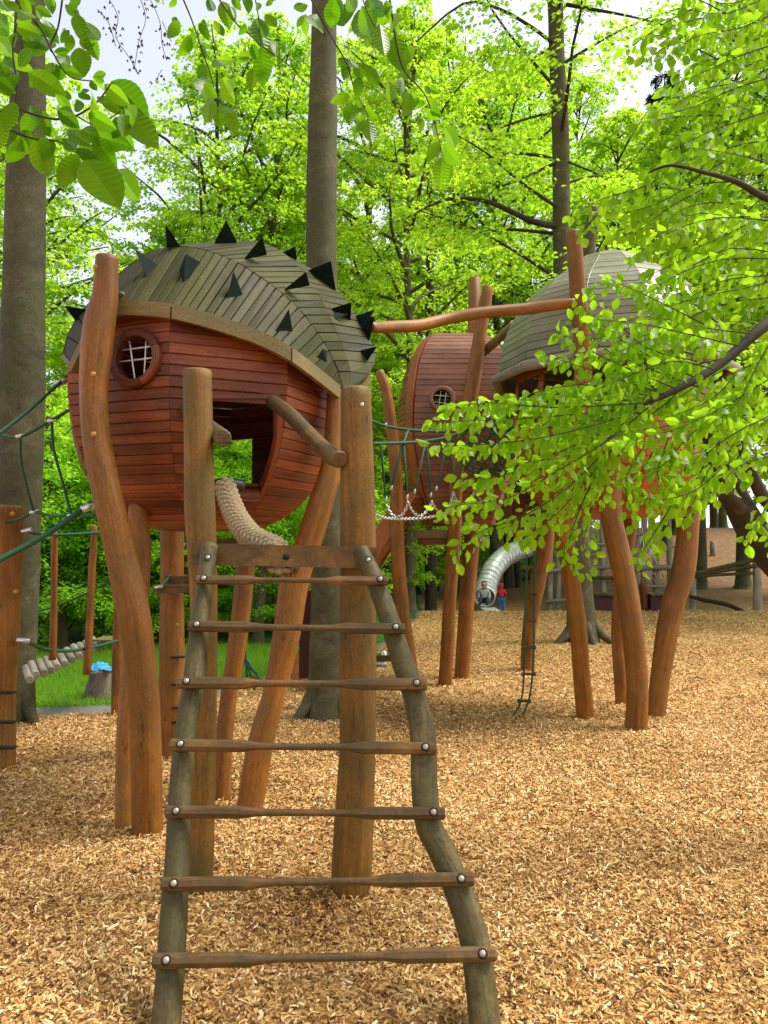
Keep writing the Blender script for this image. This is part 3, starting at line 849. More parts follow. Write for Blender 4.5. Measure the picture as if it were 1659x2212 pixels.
# tail end: curved end board closing the roof on the left
mb = MB()
pe = [seam(k, 100) for k in range(5)]
ctrp = sum(pe, Vector()) / 5
ids = [mb.vert(p) for p in pe]; ids2 = [mb.vert(p + Vector((-0.02, 0, -0.02))) for p in pe]
for k in range(4): mb.face((ids[k], ids[k + 1], ids2[k + 1], ids2[k]))
mb.face(ids); mb.face(ids2[::-1]); mb.build('tail_board', MT['eave'], HUT)
# spikes, tip and two base corners on the enlarged crop
SP = [((575,105),(580,213),(655,208)),((435,220),(490,358),(545,292)),((672,245),(660,388),(748,282)),((858,88),(795,203),(912,190)),((1025,165),(937,270),(1052,248)),
      ((1180,212),(1115,238),(1187,285)),((890,325),(860,460),(915,370)),((1342,278),(1228,322),(1372,420)),((1228,328),(1120,415),(1250,390)),((1437,470),(1335,498),(1437,560)),
      ((1272,574),(1345,548),(1432,523)),((1542,503),(1450,530),(1522,545)),((1542,535),(1452,535),(1520,660)),((1558,670),(1470,690),(1510,745)),((1368,722),(1445,700),(1410,740)),
      ((108,485),(222,500),(160,562)),((1147,500),(1082,608),(1150,530)),((1302,682),(1275,735),(1335,690))]
def z1(p): return (86.4 + p[0] * .4688, 432 + p[1] * .4688)
def roof_hit(x, y):
    for dx, dy in ((0, 0), (0, 4), (0, 9), (4, 6), (-4, 6), (0, 15), (8, 8), (-8, 8), (12, 0), (-12, 0), (20, 10), (-20, 10), (16, 30), (-16, 30)):
        l, n_, i_, d_ = RB.ray_cast(EYE, ray(x + dx, y + dy).normalized())
        if l is not None: return l, n_
    return at(x, y, 6.0), Vector((0, -.5, .8))
for tip, bl, br in SP:
    L_, n0 = roof_hit(*z1(bl)); R_, n1 = roof_hit(*z1(br))
    if abs(L_.y - R_.y) > 0.35: R_ = at(*z1(br), L_.y + 0.1)
    n_ = (n0 + n1); n_ = n_ if n_.length > .1 else n0
    if n_.dot((L_ + R_) / 2 - ROOFC) < 0: n_ = -n_
    n_.normalize()
    mid = (L_ + R_) / 2
    T = at(*z1(tip), mid.y + (0.02 if n_.y > -.2 else -0.10))
    e = R_ - L_
    back = e.cross(n_).normalized()
    if back.y < 0: back = -back
    B_ = mid + back * e.length * 0.28 - n_ * 0.01
    L2, R2 = L_ - n_ * 0.012, R_ - n_ * 0.012
    mb = MB(); i0, i1, i2, i3 = [mb.vert(p) for p in (L2, R2, B_, T)]
    mb.face((i0, i1, i3)); mb.face((i1, i2, i3)); mb.face((i2, i0, i3)); mb.face((i0, i2, i1))
    o = mb.build('spike', MT['spike'], HUT)
    bv = o.modifiers.new('edge', 'BEVEL'); bv.width = 0.006; bv.segments = 2
# stilts
def dep(y, y0, Y0, y1, Y1): return Y0 + (Y1 - Y0) * (y - y0) / (y1 - y0)
def stilt(name, raw, parent, Y0, Y1, mat='stilt', ext=0.25, seed=0, wob=0.03):
    ys = raw[0][1], raw[-1][1]
    return pxtube(name, [(x, y, w, dep(y, ys[0], Y0, ys[1], Y1)) for x, y, w in raw], MT[mat], parent, ext=ext, seed=seed, wob=wob)
s1 = stilt('stilt', [(231,556,50),(229,600,52),(226,645,56),(216,694,66),(209,760,67),(203,854,59),(209,948,59),(221,1018,60),(236,1088,63),(252,1159,64),(283,1293,70),(297,1379,69),(308,1465,66),(314,1551,64),(317,1680,65),(318,1795,65)], HUT, 4.83, 4.97, seed=1)
s2 = stilt('stilt', [(300,1040,44),(300,1120,44),(302,1220,46),(292,1360,44),(276,1500,38),(268,1640,36),(267,1778,36)], HUT, 5.45, 5.12, seed=2)
s3 = stilt('stilt', [(724,845,34),(722,940,42),(713,1018,46),(692,1090,54),(663,1182,57),(638,1247,66),(619,1371,60),(593,1494,50),(560,1618,56),(541,1745,56)], HUT, 5.66, 5.45, seed=3)
s4 = stilt('stilt', [(536,1080,42),(530,1222,42),(515,1371,40),(487,1569,36),(482,1715,34)], HUT, 6.0, 5.8, seed=4)
for x, y in ((201,808),(202,938),(207,576)):
    bolt(at(x, y, 4.86 - px2m(29, 4.9)), (0, -1, 0.1), 0.018, s1, 'boltorange')
pxtube('rafter_log', [(258,643,26,5.05),(285,640,26,5.35)], MT['rail'], HUT, sub=1, wob=0)

# ------------------------------------------------------------------ middle tall red playhouse
Y2 = 12.1
X2 = at(990, 900, Y2).x
HUT2 = thing('tall_playhouse', 'tall faded red plank playhouse with round wired window behind the leafy branch', 'playhouse', (X2, Y2, gz(X2, Y2)))
zt, zb = at(1000, 713, Y2 - 0.35).z, at(960, 1132, Y2 - 0.8).z
H2 = zt - zb
PROF2 = [(zb, 0.60), (zb + .22 * H2, 0.85), (zb + .42 * H2, 1.0), (zb + .60 * H2, 1.0), (zb + .74 * H2, 0.94), (zb + .85 * H2, 0.84), (zb + .93 * H2, 0.69), (zb + .98 * H2, 0.48), (zb + H2, 0.12)]
G2 = Gore(X2, Y2, [-42, 43, 92, 142, 218, 262], [1.10, 1.10, 0.95, 1.1, 1.1, 0.97], PROF2, 42)
W2C, W2N = hit(G2.bvh(), 955, 862)
W2R = px2m(23, 11.2)
def cut2(i, k, a, b, c, d):
    spans = [(0.0, 1.0)]
    if i == 0:
        A, B = (a + d) / 2, (b + c) / 2
        ab = B - A; t = (W2C - A).dot(ab) / ab.length_squared
        h2 = W2R ** 2 - (A + ab * t - W2C).length_squared
        if h2 > 0:
            dl = math.sqrt(h2) / ab.length
            return [(0, t - dl), (t + dl, 1)]
    return spans
G2.planks(HUT2, MT['redbrown'], cut2, name='wall_plank', facets=[0, 1])
G2.planks(HUT2, MT['red'], None, name='side_plank', facets=[2, 3, 4, 5])
round_window(W2C, W2N, px2m(20, 11.2), px2m(29, 11.2), HUT2, MT['redbrown'], [(-1, .45, 1, .3), (-1, -.3, 1, -.5), (-.1, 1, -.4, -1), (.5, .85, .2, -1)])
# curved rim board on the left edge
mb = MB(); prev = None; LL = 0
for k in range(0, 41):
    p = G2.V(0, k); q = G2.V(5, k)
    o = (q - p).normalized(); n_ = Vector((p.x - X2, p.y - Y2, 0)).normalized()
    e = [mb.vert(p + o * .02 + n_ * .05), mb.vert(p + o * .30 + n_ * .09), mb.vert(p + o * .30 - n_ * .02), mb.vert(p + o * .02 - n_ * .02)]
    if prev:
        LL += .07
        for j in range(4):
            j2 = (j + 1) % 4; mb.face((prev[j], prev[j2], e[j2], e[j]), [(LL, j * .1), (LL, j * .1 + .1), (LL + .07, j * .1 + .1), (LL + .07, j * .1)])
    else: mb.face(e)
    prev = e
mb.face(prev[::-1]); mb.build('rim_board', MT['red'], HUT2)
pb = at(938, 1145, 11.3)
MB().box(pb + Vector((0.05, .3, -.06)), (.34, 0, 0), (0, .45, 0), (0, 0, .06)).build('base_board', MT['eave'], HUT2)
MB().box(pb + Vector((0.05, .3, -.17)), (.27, 0, 0), (0, .40, 0), (0, 0, .05)).build('base_beam', MT['red'], HUT2)
stilt('stilt', [(1054,620,24),(1039,708,28),(1019,844,33),(988,1006,27),(982,1160,30),(972,1292,28),(962,1476,30)], HUT2, 10.9, 11.2, seed=5)
stilt('stilt', [(1040,1010,34),(1021,1160,34),(1007,1319,33),(998,1455,33)], HUT2, 11.7, 11.9, seed=6)
stilt('stilt', [(819,803,21),(834,844,22),(845,920,25),(856,1033,27),(857,1120,30),(862,1239,31),(873,1346,31),(884,1425,30),(893,1484,30)], HUT2, 10.9, 11.0, seed=7)
stilt('stilt', [(1179,1060,36),(1179,1160,36),(1165.5,1239,34),(1149.5,1319,32),(1140.5,1399,30),(1140,1444,32)], HUT2, 12.4, 12.6, seed=8)
pxtube('roof_post', [(1025,602,27,12.6),(1023,760,27,12.6)], MT['stilt'], HUT2, sub=1)
pxtube('brace_log', [(1045,760,20,11.2),(1085,725,20,10.6),(1110,700,20,10.3)], MT['eave'], HUT2, sub=2)

# ------------------------------------------------------------------ right domed playhouse
Y3 = 9.4
X3 = at(1318, 900, Y3).x
HUT3 = thing('domed_playhouse', 'red playhouse with silver domed plank roof half hidden by beech leaves', 'playhouse', (X3, Y3, gz(X3, Y3)))
ze, zt3 = at(1080, 822, Y3).z, at(1310, 556, Y3).z
AZ3 = [-28 + 30 * k for k in range(12)]
D3 = Gore(X3, Y3, AZ3, [1.40] * 12, [(ze, 1.0), (ze + .38, 0.965), (ze + .75, 0.86), (ze + 1.05, 0.70), (ze + 1.3, 0.47), (zt3 - .03, 0.24), (zt3, 0.04)], 24)
D3.planks(HUT3, MT['roofb'], None, name='roof_plank')
zb3 = at(1350, 1118, Y3 - .4).z
G3 = Gore(X3, Y3, AZ3, [1.20] * 12, [(zb3, 0.30), (zb3 + .06, 0.55), (zb3 + .22, 0.78), (zb3 + .5, 0.94), (zb3 + .9, 1.0), (zb3 + 1.3, 1.0), (ze + .05, 0.97)], 24)
def cut3(i, k, a, b, c, d):
    zm = (a.z + d.z) / 2
    if i in (10, 11, 0, 5) and ze - 0.62 < zm < ze - 0.04:
        return [(0, .08), (.92, 1)]
    return [(0, 1)]
G3.planks(HUT3, MT['ramp'], cut3, name='wall_plank')
mb = MB(); mb.face([mb.vert(G3.V(i, 0) + Vector((0, 0, .01))) for i in range(12)]); mb.build('hull_floor', MT['ramp'], HUT3)
for i in range(12):
    a, b = D3.V(i, 0, .03), D3.V(i + 1, 0, .03)
    MB().tube([a, b], 0.06, n=10, sub=1).build('eave_log', MT['grey'], HUT3)
stilt('stilt', [(1238,500,33),(1243,560,35),(1250,650,36),(1258,740,38),(1258,840,40),(1235,960,42),(1219,1060,42),(1219,1160,42),(1233,1239,36),(1248,1346,36),(1256,1452,37),(1265,1551,41)], HUT3, 7.85, 8.8, seed=9)
stilt('stilt', [(1319,1000,45),(1319.5,1080,45),(1323.8,1133,45),(1341.8,1213,48),(1357.8,1292,46),(1367.3,1372,48),(1374.8,1452,47),(1375.8,1531,45),(1372.6,1576,50)], HUT3, 8.2, 8.25, seed=10)
stilt('stilt', [(1490,960,43),(1489.5,1080,43),(1485,1160,45),(1474.6,1239,48),(1453,1308,48),(1436,1399,45),(1424,1478,42),(1418,1545,37)], HUT3, 9.2, 9.1, seed=11)
stilt('stilt', [(1364,1040,36),(1361,1133,34),(1341,1266,28),(1336.5,1372,31),(1344,1520,26)], HUT3, 10.0, 9.9, seed=12)
pxtube('roof_post', [(1288,452,27,10.4),(1276,500,31,10.4),(1270,560,31,10.4),(1268,640,31,10.4)], MT['rail'], HUT3, sub=3)
# ------------------------------------------------------------------ entry ladder
def lad(x, y, off=0.0):
    d = ray(x, y); k = d.z / d.y
    Y = (2.83 + 1.76 * .592) / (1 - .592 * k)
    return at(x, y, Y + off)
LADN = Vector((0, -1, .592)).normalized()
LAD = thing('entry_ladder', 'weathered wooden ladder with eight crosspieces leaning on two thick posts in front', 'ladder', at(640, 2160, 2.9) * 1.0)
LAD.location.z = gz(LAD.location.x, LAD.location.y)
def rail(raw, seed, mat='rail'):
    P = [lad(x, y) for x, y, w in raw]; r = [px2m(w, p.y) / 2 for (x, y, w), p in zip(raw, P)]
    dn = (P[-1] - P[-2]).normalized(); P[-1] = P[-1] + dn * 0.22
    return MB().tube(P, r, n=18, sub=5, wob=0.05, seed=seed).build('rail', MT[mat], LAD)
rl = rail([(453,1180,38),(445,1240,38),(438,1296,37),(428,1381,42),(419,1470,47),(404,1569,47),(391,1692,47),(384,1841,50),(374,1989,57),(362,2162,61),(356,2240,62)], 21)
rr_ = rail([(780,1190,38),(795,1222,40),(812,1257,41),(839,1331,43),(866,1420,48),(896,1509,51),(913,1593,54),(916,1692,54),(926,1781,55),(956,1841,57),(995,1935,60),(1025,2029,62),(1040,2138,64),(1044,2175,64)], 22)
def rung(x0, y0, x1, y1, th):
    a, b = lad(x0, y0), lad(x1, y1)
    rr = px2m(th, a.y) / 2
    off = LADN * (0.055 + rr * .6)
    a, b = a + off, b + off
    ax = (b - a); Ln = ax.length; ax.normalize()
    up = LADN.cross(ax).normalized()
    if up.z < 0: up = -up
    mb = MB(); prev = None
    st = [(0, .86, .8), (.006, 1, 1), (.27, 1, 1), (.33, .62, .62), (.36, .58, .58), (.5, .58, .55), (.64, .58, .58), (.67, .62, .62), (.73, 1, 1), (.994, 1, 1), (1, .86, .8)]
    hj = [rnd.uniform(-.05, .05) for _ in st]
    for (t, sw, sh), j_ in zip(st, hj):
        c = a + ax * Ln * t + up * rr * j_ * .7
        ring = []
        for k in range(8):
            an = math.pi / 8 + k * math.pi / 4
            cu, cv = math.cos(an), math.sin(an)
            sq = 1.0 if .33 <= t <= .67 else 1.0 / max(abs(cu), abs(cv)) * .93
            ring.append(mb.vert(c + up * rr * sh * cu * sq + LADN * rr * .85 * sw * cv * sq))
        if prev:
            for k in range(8):
                k2 = (k + 1) % 8
                mb.face((prev[1][k], ring[k], ring[k2], prev[1][k2]), [(prev[0] * Ln, k * .02), (t * Ln, k * .02), (t * Ln, k * .02 + .02), (prev[0] * Ln, k * .02 + .02)], .33 <= t <= .67)
        else: mb.face(ring[::-1])
        prev = (t, ring)
    mb.face(prev[1])
    o = mb.build('rung', MT['rung'], LAD)
    for q in (.042, .958):
        p = a + ax * Ln * q + LADN * rr * .80
        disc(MB(), p, LADN, 0.0195, 0.003, 14).build('bolt_hole', MT['hole'], o)
        disc(MB(), p + LADN * .001 + up * .001, LADN, 0.0125, 0.008, 14).build('bolt', MT['bolt'], o)
for r_ in ((430,1267,839,1269,20),(414,1366,874,1372,24),(390,1487,921,1491,26),(376,1620,941,1627,26),(366,1762,959,1765,26),(359,1916,1020,1905,29),(341,2078,1067,2063,31)):
    rung(*r_)
# crossbar and the two posts
a, b = at(416, 1196, 3.93), at(814, 1205, 3.93)
MB().box((a + b) / 2, (b - a) / 2, (0, .03, 0), (0, 0, px2m(23, 3.93))).build('crossbar', MT['rung'], LAD)
for q in ((481 - 416) / 398, .5, (770 - 416) / 398):
    pass
cb = [o for o in LAD.children if o.name.startswith('crossbar')][0]
disc(MB(), at(618, 1203, 3.898), (0, -1, 0), .018, .012).build('bolt', MT['hole'], cb)
for x, y, o in ((453, 1213, rl), (796, 1218, rr_)):
    p = lad(x, y) + LADN * .047
    disc(MB(), p, LADN, .018, .004, 12).build('bolt_hole', MT['hole'], o); disc(MB(), p + LADN * .002 - Vector((0, 0, .004)), LADN, .013, .007).build('bolt', MT['bolt'], o)
pl = stilt('post', [(426,803,62),(428,900,64),(430,1000,66),(432,1100,67),(436,1180,64),(440,1300,60),(440,1500,56),(437,1700,56),(432,1900,55),(430,1938,55)], LAD, 4.06, 4.06, 'post', seed=31, wob=.02)
pr = stilt('post', [(768,842,66),(770,950,70),(772,1050,73),(774,1180,77),(773,1350,79),(773,1500,79),(772,1620,79),(764,1780,85),(757,1925,86)], LAD, 4.08, 4.08, 'post', seed=32, wob=.02)
for x, y, o in ((407, 822, pl), (782, 874, pr)): bolt(at(x, y, 4.0), (0, -1, 0), .011, o, 'steel')
# grab logs
g1 = pxtube('grab_log', [(588,868,30,5.05),(625,895,32,4.75),(665,935,34,4.45),(712,982,38,4.1),(734,992,38,3.98)], MT['rung'], None, sub=4, wob=.03)
tag(g1, 'slanting log handrail from the dark doorway to the right ladder post', 'log handrail')
g2 = pxtube('grab_log', [(388,872,24,5.1),(430,905,30,4.7),(470,938,38,4.2),(481,946,39,3.98)], MT['rail'], None, sub=4, wob=.02)
tag(g2, 'log handrail seen end-on beside the left ladder post', 'log handrail')

# thick braided rope from the doorway to the crossbar
def braided(pts, rad, name):
    P = [Vector(p) for p in pts]
    Q = []
    for i in range(len(P) - 1):
        p0, p1, p2, p3 = P[max(i - 1, 0)], P[i], P[i + 1], P[min(i + 2, len(P) - 1)]
        for k in range(24):
            t = k / 24
            Q.append(0.5 * (2 * p1 + (p2 - p0) * t + (2 * p0 - 5 * p1 + 4 * p2 - p3) * t * t + (3 * p1 - p0 - 3 * p2 + p3) * t ** 3))
    Q.append(P[-1])
    mb = MB(); NA = 8
    mb.tube(Q[::8], [rad * .80] * len(Q[::8]), n=14, sub=2)
    Ls = [0]
    for p, q in zip(Q, Q[1:]): Ls.append(Ls[-1] + (q - p).length)
    step = rad * 0.50; row = 0; d = 0.0; i = 0
    while d < Ls[-1]:
        while i < len(Ls) - 2 and Ls[i + 1] < d: i += 1
        c = Q[i].lerp(Q[i + 1], (d - Ls[i]) / max(1e-6, Ls[i + 1] - Ls[i]))
        tg = (Q[i + 1] - Q[i]).normalized()
        u = tg.cross(Vector((1, 0, 0))).normalized(); v = tg.cross(u)
        for k in range(NA):
            a = 2 * math.pi * (k + .5 * (row % 2)) / NA
            o = u * math.cos(a) + v * math.sin(a); sd_ = -u * math.sin(a) + v * math.cos(a)
            sl = 1 if (k + row) % 2 == 0 else -1
            cc = c + o * rad * .80
            e1 = (sd_ * 0.95 + tg * .3 * sl).normalized(); e2 = o.cross(e1)
            # low lump: 6x3 ellipsoid
            ring = []
            for (h, s_) in ((0, 1.0), (.6, .78)):
                ring.append([mb.vert(cc + e1 * rad * .44 * s_ * math.cos(q * math.pi / 3) + e2 * rad * .29 * s_ * math.sin(q * math.pi / 3) + o * rad * .36 * h) for q in range(6)])
            top = mb.vert(cc + o * rad * .36)
            for q in range(6):
                q2 = (q + 1) % 6
                mb.face((ring[0][q], ring[0][q2], ring[1][q2], ring[1][q]), None, True); mb.face((ring[1][q], ring[1][q2], top), None, True)
        d += step; row += 1
    return mb
rp = [at(487, 1052, 5.15), at(497, 1085, 5.0), at(515, 1125, 4.75), at(548, 1165, 4.4), at(590, 1185, 4.12), at(604, 1205, 3.99), at(606, 1232, 3.99)]
ROPE = thing('climbing_rope', 'thick braided hemp rope sagging from the doorway to the ladder crossbar', 'rope', at(548, 1165, 4.4))
braided(rp, 0.068, 'rope').build('braid', MT['hemp'], ROPE)
mb = MB()
for k in range(420):
    a = rnd.uniform(0, 6.28); r_ = .085 * math.sqrt(rnd.random())
    p = rp[-1] + Vector((math.cos(a) * r_, math.sin(a) * r_ * .6, rnd.uniform(-.01, .05)))
    q = p + Vector((math.cos(a) * rnd.uniform(0, .03), math.sin(a) * rnd.uniform(0, .03), -rnd.uniform(.015, .05)))
    s_ = Vector((rnd.uniform(-1, 1), rnd.uniform(-1, 1), 0)).normalized() * .0035
    mb.face([mb.vert(p + s_), mb.vert(p - s_), mb.vert(q)])
mb.build('frayed_end', MT['fray'], ROPE)['kind'] = 'stuff'
MB().tube([rp[0] + Vector((-.12, .06, .0)), rp[0] + Vector((0, 0, .02)), rp[0] + Vector((.1, .06, .01))], .045, n=10).build('rubber_collar', MT['black'], ROPE)

# ------------------------------------------------------------------ ropes
def ropepx(name, pts, r, parent, mat='rope', n=7, sub=5):
    return MB().tube([at(x, y, Y) for x, y, Y in pts], r, n=n, sub=sub).build(name, MT[mat], parent)
def clamp(x, y, Y, parent, r=.022, l=.05, d=(1, 0, .2)):
    r, l = r * .75, l * .7
    c = at(x, y, Y); d = Vector(d).normalized()
    return MB().tube([c - d * l, c + d * l], r, n=8, sub=1).build('clamp', MT['steel'], parent)
NET = thing('rope_railing', 'dark green rope railing hung from the left side of the spiked playhouse', 'rope railing', at(80, 1000, 5.6))
ropepx('handrail_rope', [(-60,975,5.0),(0,934,5.2),(60,888,5.45),(120,835,5.75),(152,806,5.95)], .013, NET)
ropepx('foot_rope', [(-60,1240,4.6),(0,1208,4.7),(90,1160,4.85),(150,1120,4.95),(198,1088,5.1)], .020, NET)
ropepx('middle_rope', [(-40,938,6.2),(0,940,6.2),(45,943,6.1),(110,908,6.0),(152,884,5.95)], .013, NET)
ropepx('lower_rope', [(0,1128,6.5),(40,1122,6.4),(75,1106,6.3),(110,1115,6.2),(155,1114,6.1),(210,1114,6.0)], .013, NET)
ropepx('hanging_rope', [(44,944,6.1),(46,1000,6.15),(60,1060,6.2),(73,1105,6.3)], .011, NET)
ropepx('hanging_rope', [(112,908,6.0),(116,970,6.05),(135,1040,6.1),(154,1112,6.1)], .011, NET)
for x, y, Y in ((44,942,6.1),(113,908,6.0),(74,1106,6.3),(156,1113,6.1)): clamp(x, y, Y, NET)
clamp(133, 826, 5.83, NET, .028, .07, (1, .6, .75)); clamp(192, 1096, 5.05, NET, .032, .07, (1, .6, .45))

# left post with climbing notches
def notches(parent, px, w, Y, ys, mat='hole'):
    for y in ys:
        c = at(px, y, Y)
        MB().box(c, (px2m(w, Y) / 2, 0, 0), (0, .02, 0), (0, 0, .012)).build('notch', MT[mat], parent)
CP = thing('climbing_post', 'thick orange log post cut by the left edge, with step notches near its foot', 'post', grd(10, 1655))
stilt('log', [(2,1097,92),(0,1200,88),(-2,1380,80),(-5,1500,72),(-6,1652,72)], CP, 6.6, 6.6, seed=41)
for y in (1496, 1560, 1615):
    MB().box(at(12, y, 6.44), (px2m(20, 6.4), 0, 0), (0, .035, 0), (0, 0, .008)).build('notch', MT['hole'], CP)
for x, y in ((27, 1110), (34, 1278)): bolt(at(x, y, 6.47), (0.2, -1, 0), .022, CP, 'boltorange')
clamp(58, 1146, 6.45, CP, .025, .06)
LR = thing('guide_rope', 'long green guide rope between the left post and the bridge poles', 'rope', at(120, 1390, 7.5))
ropepx('rope', [(44,1383,6.5),(62,1388,6.6),(100,1403,7.2),(150,1406,7.8),(200,1398,8.4),(252,1385,9.0)], .019, LR)
clamp(50, 1384, 6.5, LR, .03, .07, (1, .3, -.2))
LR2 = thing('guide_rope', 'thin green rope running level from the left post behind the bent stilt', 'rope', at(120, 1150, 7.5))
ropepx('rope', [(50,1146,6.5),(80,1153,6.8),(130,1155,7.4),(215,1150,8.2)], .014, LR2)
LR3 = thing('guide_rope', 'thin pale green rope rising from the lawn towards the bent stilt', 'rope', at(150, 1310, 9.5))
ropepx('rope', [(60,1325,10),(120,1310,9.8),(180,1285,9.5),(240,1255,9.0)], .013, LR3)

# two slim upright poles and the log bridge
for lab, raw, Y in (('slim brown pole tied between ropes above the log bridge, left of the pair', [(118,1150,13),(117,1250,14),(116,1340,15),(113,1420,16)], 7.35),
                    ('slim leaning brown pole tied between ropes above the log bridge, right of the pair', [(204,1136,13),(199,1230,15),(194,1340,16),(188,1452,17)], 8.15)):
    t = thing('rope_pole', lab, 'pole', at(raw[-1][0], raw[-1][1], Y))
    stilt('log', raw, t, Y, Y, seed=int(Y * 3), ext=.02)
LB = thing('log_bridge', 'hanging bridge of short pale logs curving over the lawn on the left', 'bridge', at(140, 1440, 8.8))
lb = [(66,1462,8.0),(78,1452,8.1),(96,1448,8.2),(110,1442,8.35),(124,1436,8.5),(140,1429,8.7),(156,1420,8.9),(171,1412,9.1),(184,1408,9.3),(198,1402,9.5),(212,1394,9.7)]
for k, (x, y, Y) in enumerate(lb):
    c = at(x, y, Y)
    MB().tube([c + Vector((-.20, .32, .04)), c + Vector((.05, -.12, -.01))], .043, n=10, sub=1).build('step_log', MT['grey'], LB)
ropepx('bridge_rope', [(58,1462,8.2),(120,1432,8.7),(170,1407,9.3),(215,1388,9.9)], .014, LB)
MB().box(at(232, 1380, 9.6), (.13, 0, 0), (0, .2, 0), (0, 0, .012)).build('end_board', MT['eave'], LB)
ST = thing('tree_stump', 'split grey tree stump at the edge of the lawn with a blue bundle on top', 'stump', grd(212, 1510))
p = grd(212, 1508)
mb = MB(); mb.tube([p + Vector((0, 0, -.1)), p + Vector((0, 0, .1)), p + Vector((.02, 0, .26)), p + Vector((.01, 0, .36))], [.2, .165, .15, .15], n=22, sub=3, wob=.10, seed=5); mb.build('stump', MT['stump'], ST)
# crumpled cloth
mb = MB(); K = 12
cc = p + Vector((.03, -.02, .37))
ids = [[mb.vert(cc + Vector(((i / K - .5) * .34, (j / K - .5) * .22, .02 + .085 * max(0, 1 - ((i / K - .5) * 2.1) ** 2 - ((j / K - .5) * 2.1) ** 2) + .02 * math.sin(i * 1.9 + j * 2.3) * math.cos(j * 1.3 - i)))) for j in range(K + 1)] for i in range(K + 1)]
for i in range(K):
    for j in range(K): mb.face((ids[i][j], ids[i + 1][j], ids[i + 1][j + 1], ids[i][j + 1]), None, True)
cl = mb.build('cloth_bundle', plain('light_blue_cloth', (0.04, 0.33, 0.62), .8, noise=.5, scale=25)); tag(cl, 'crumpled light blue cloth lying on the grey stump', 'cloth')
tk = thing('bridge_post', 'orange notched post behind the bent left stilt, next to the stump', 'post', grd(253, 1505))
stilt('log', [(256,1300,20),(254,1400,22),(252,1508,22)], tk, 9.2, 9.2, seed=50)

# second climbing post under the playhouse and hanging log steps
CP2 = thing('climbing_post', 'brown notched log post standing under the spiked playhouse left of the ladder', 'post', grd(371, 1628))
stilt('log', [(372,1100,50),(372,1150,51),(371,1300,52),(371,1450,54),(370,1625,52)], CP2, 7.1, 7.1, 'stilt', seed=42)
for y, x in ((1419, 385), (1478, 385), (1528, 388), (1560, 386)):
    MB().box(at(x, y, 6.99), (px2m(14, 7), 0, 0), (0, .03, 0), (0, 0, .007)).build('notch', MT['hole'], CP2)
bolt(at(383, 1350, 6.98), (0, -1, 0), .018, CP2, 'boltorange')
HS = thing('hanging_log_steps', 'row of square timber steps strung on ropes beneath the spiked playhouse', 'rope steps', at(380, 1240, 7.0))
for x0, x1, y, Y in ((392, 408, 1176, 7.6), (380, 404, 1206, 7.4), (372, 404, 1232, 7.2), (359, 404, 1252, 7.0), (336, 404, 1272, 6.8), (448, 478, 1170, 7.6)):
    a, b = at(x0, y, Y), at(x1, y, Y)
    MB().box((a + b) / 2 + Vector((.1, 0, 0)), (b - a) / 2 + Vector((.1, 0, 0)), (0, .06, 0), (0, 0, .035)).build('timber_step', MT['rung'], HS)
ropepx('step_rope', [(345,1272,6.73),(362,1250,6.93),(378,1228,7.13),(388,1204,7.33),(399,1174,7.53)], .012, HS)
clamp(343, 1268, 6.72, HS, .02, .05)
SN = thing('spider_net', 'small dark green climbing net seen between the ladder rungs', 'net', grd(550, 1480))
for a, b in (((530, 1420), (550, 1490)), ((530, 1420), (575, 1490)), ((530, 1420), (535, 1480)), ((534, 1440), (556, 1455)), ((538, 1458), (566, 1476)), ((528, 1418), (524, 1440)), ((524, 1300), (530, 1420))):
    ropepx('net_rope', [(a[0], a[1], 10.6), (b[0], b[1], 10.6)], .016, SN, sub=1)

# ------------------------------------------------------------------ ramp, red panel and seat
RA = thing('wooden_ramp', 'steep orange plank chute descending from the tall playhouse towards the trunk', 'ramp', grd(640, 1478))
top, bot = at(893, 1070, 11.0), at(640, 1470, 10.9)
dv = (bot - top); Ld = dv.length; dv.normalize()
sd_ = Vector((0.25, 1, 0)).normalized(); up_ = sd_.cross(dv).normalized()
if up_.z < 0: up_ = -up_
for k in range(26):
    c = top + dv * Ld * (k + .5) / 26 + sd_ * .3
    MB().box(c, dv * Ld / 26 * .48, sd_ * .30, up_ * .015).build('floor_plank', MT['ramp'], RA)
for q in (0.0, .6):
    c = (top + bot) / 2 + sd_ * q + up_ * .08
    MB().box(c, dv * Ld / 2, sd_ * .022, up_ * .12).build('side_board', MT['ramp'], RA)
pp = at(662, 1275, 9.6); pq = at(661, 1462, 9.6)
PN = MB().box((pp + pq) / 2, (px2m(13, 9.6), 0, 0), (0, .12, 0), (0, 0, (pp - pq).length / 2)).build('maroon_board', MT['darkred'])
tag(PN, 'tall dark maroon panel hanging beside the middle trunk', 'panel')
ss = grd(825, 1440)
SE_ = thing('spring_seat', 'small wooden seat on the chips behind the right ladder rail', 'seat', ss)
MB().box(ss + Vector((0, 0, .16)), (.16, 0, 0), (0, .14, 0), (0, 0, .05)).build('seat', MT['rung'], SE_)
MB().tube([ss + Vector((0, 0, -.02)), ss + Vector((0, 0, .11))], .09, n=12, sub=1).build('base', MT['steel'], SE_)
disc(MB(), ss + Vector((.03, -.05, .2)), (0, 0, 1), .06, .09).build('knob', MT['steel'], SE_)

# ------------------------------------------------------------------ long wavy log over the gap
lg = pxtube('cross_log', [(800,708,24,6.6),(850,706,26,7.0),(905,703,27,7.3),(960,690,26,7.6),(1040,676,26,7.7),(1130,668,26,7.8),(1200,658,24,7.85),(1240,655,22,7.85)], MT['stilt'], None, sub=4, wob=.04)
tag(lg, 'long wavy horizontal log between the spiked roof and the domed playhouse', 'log')

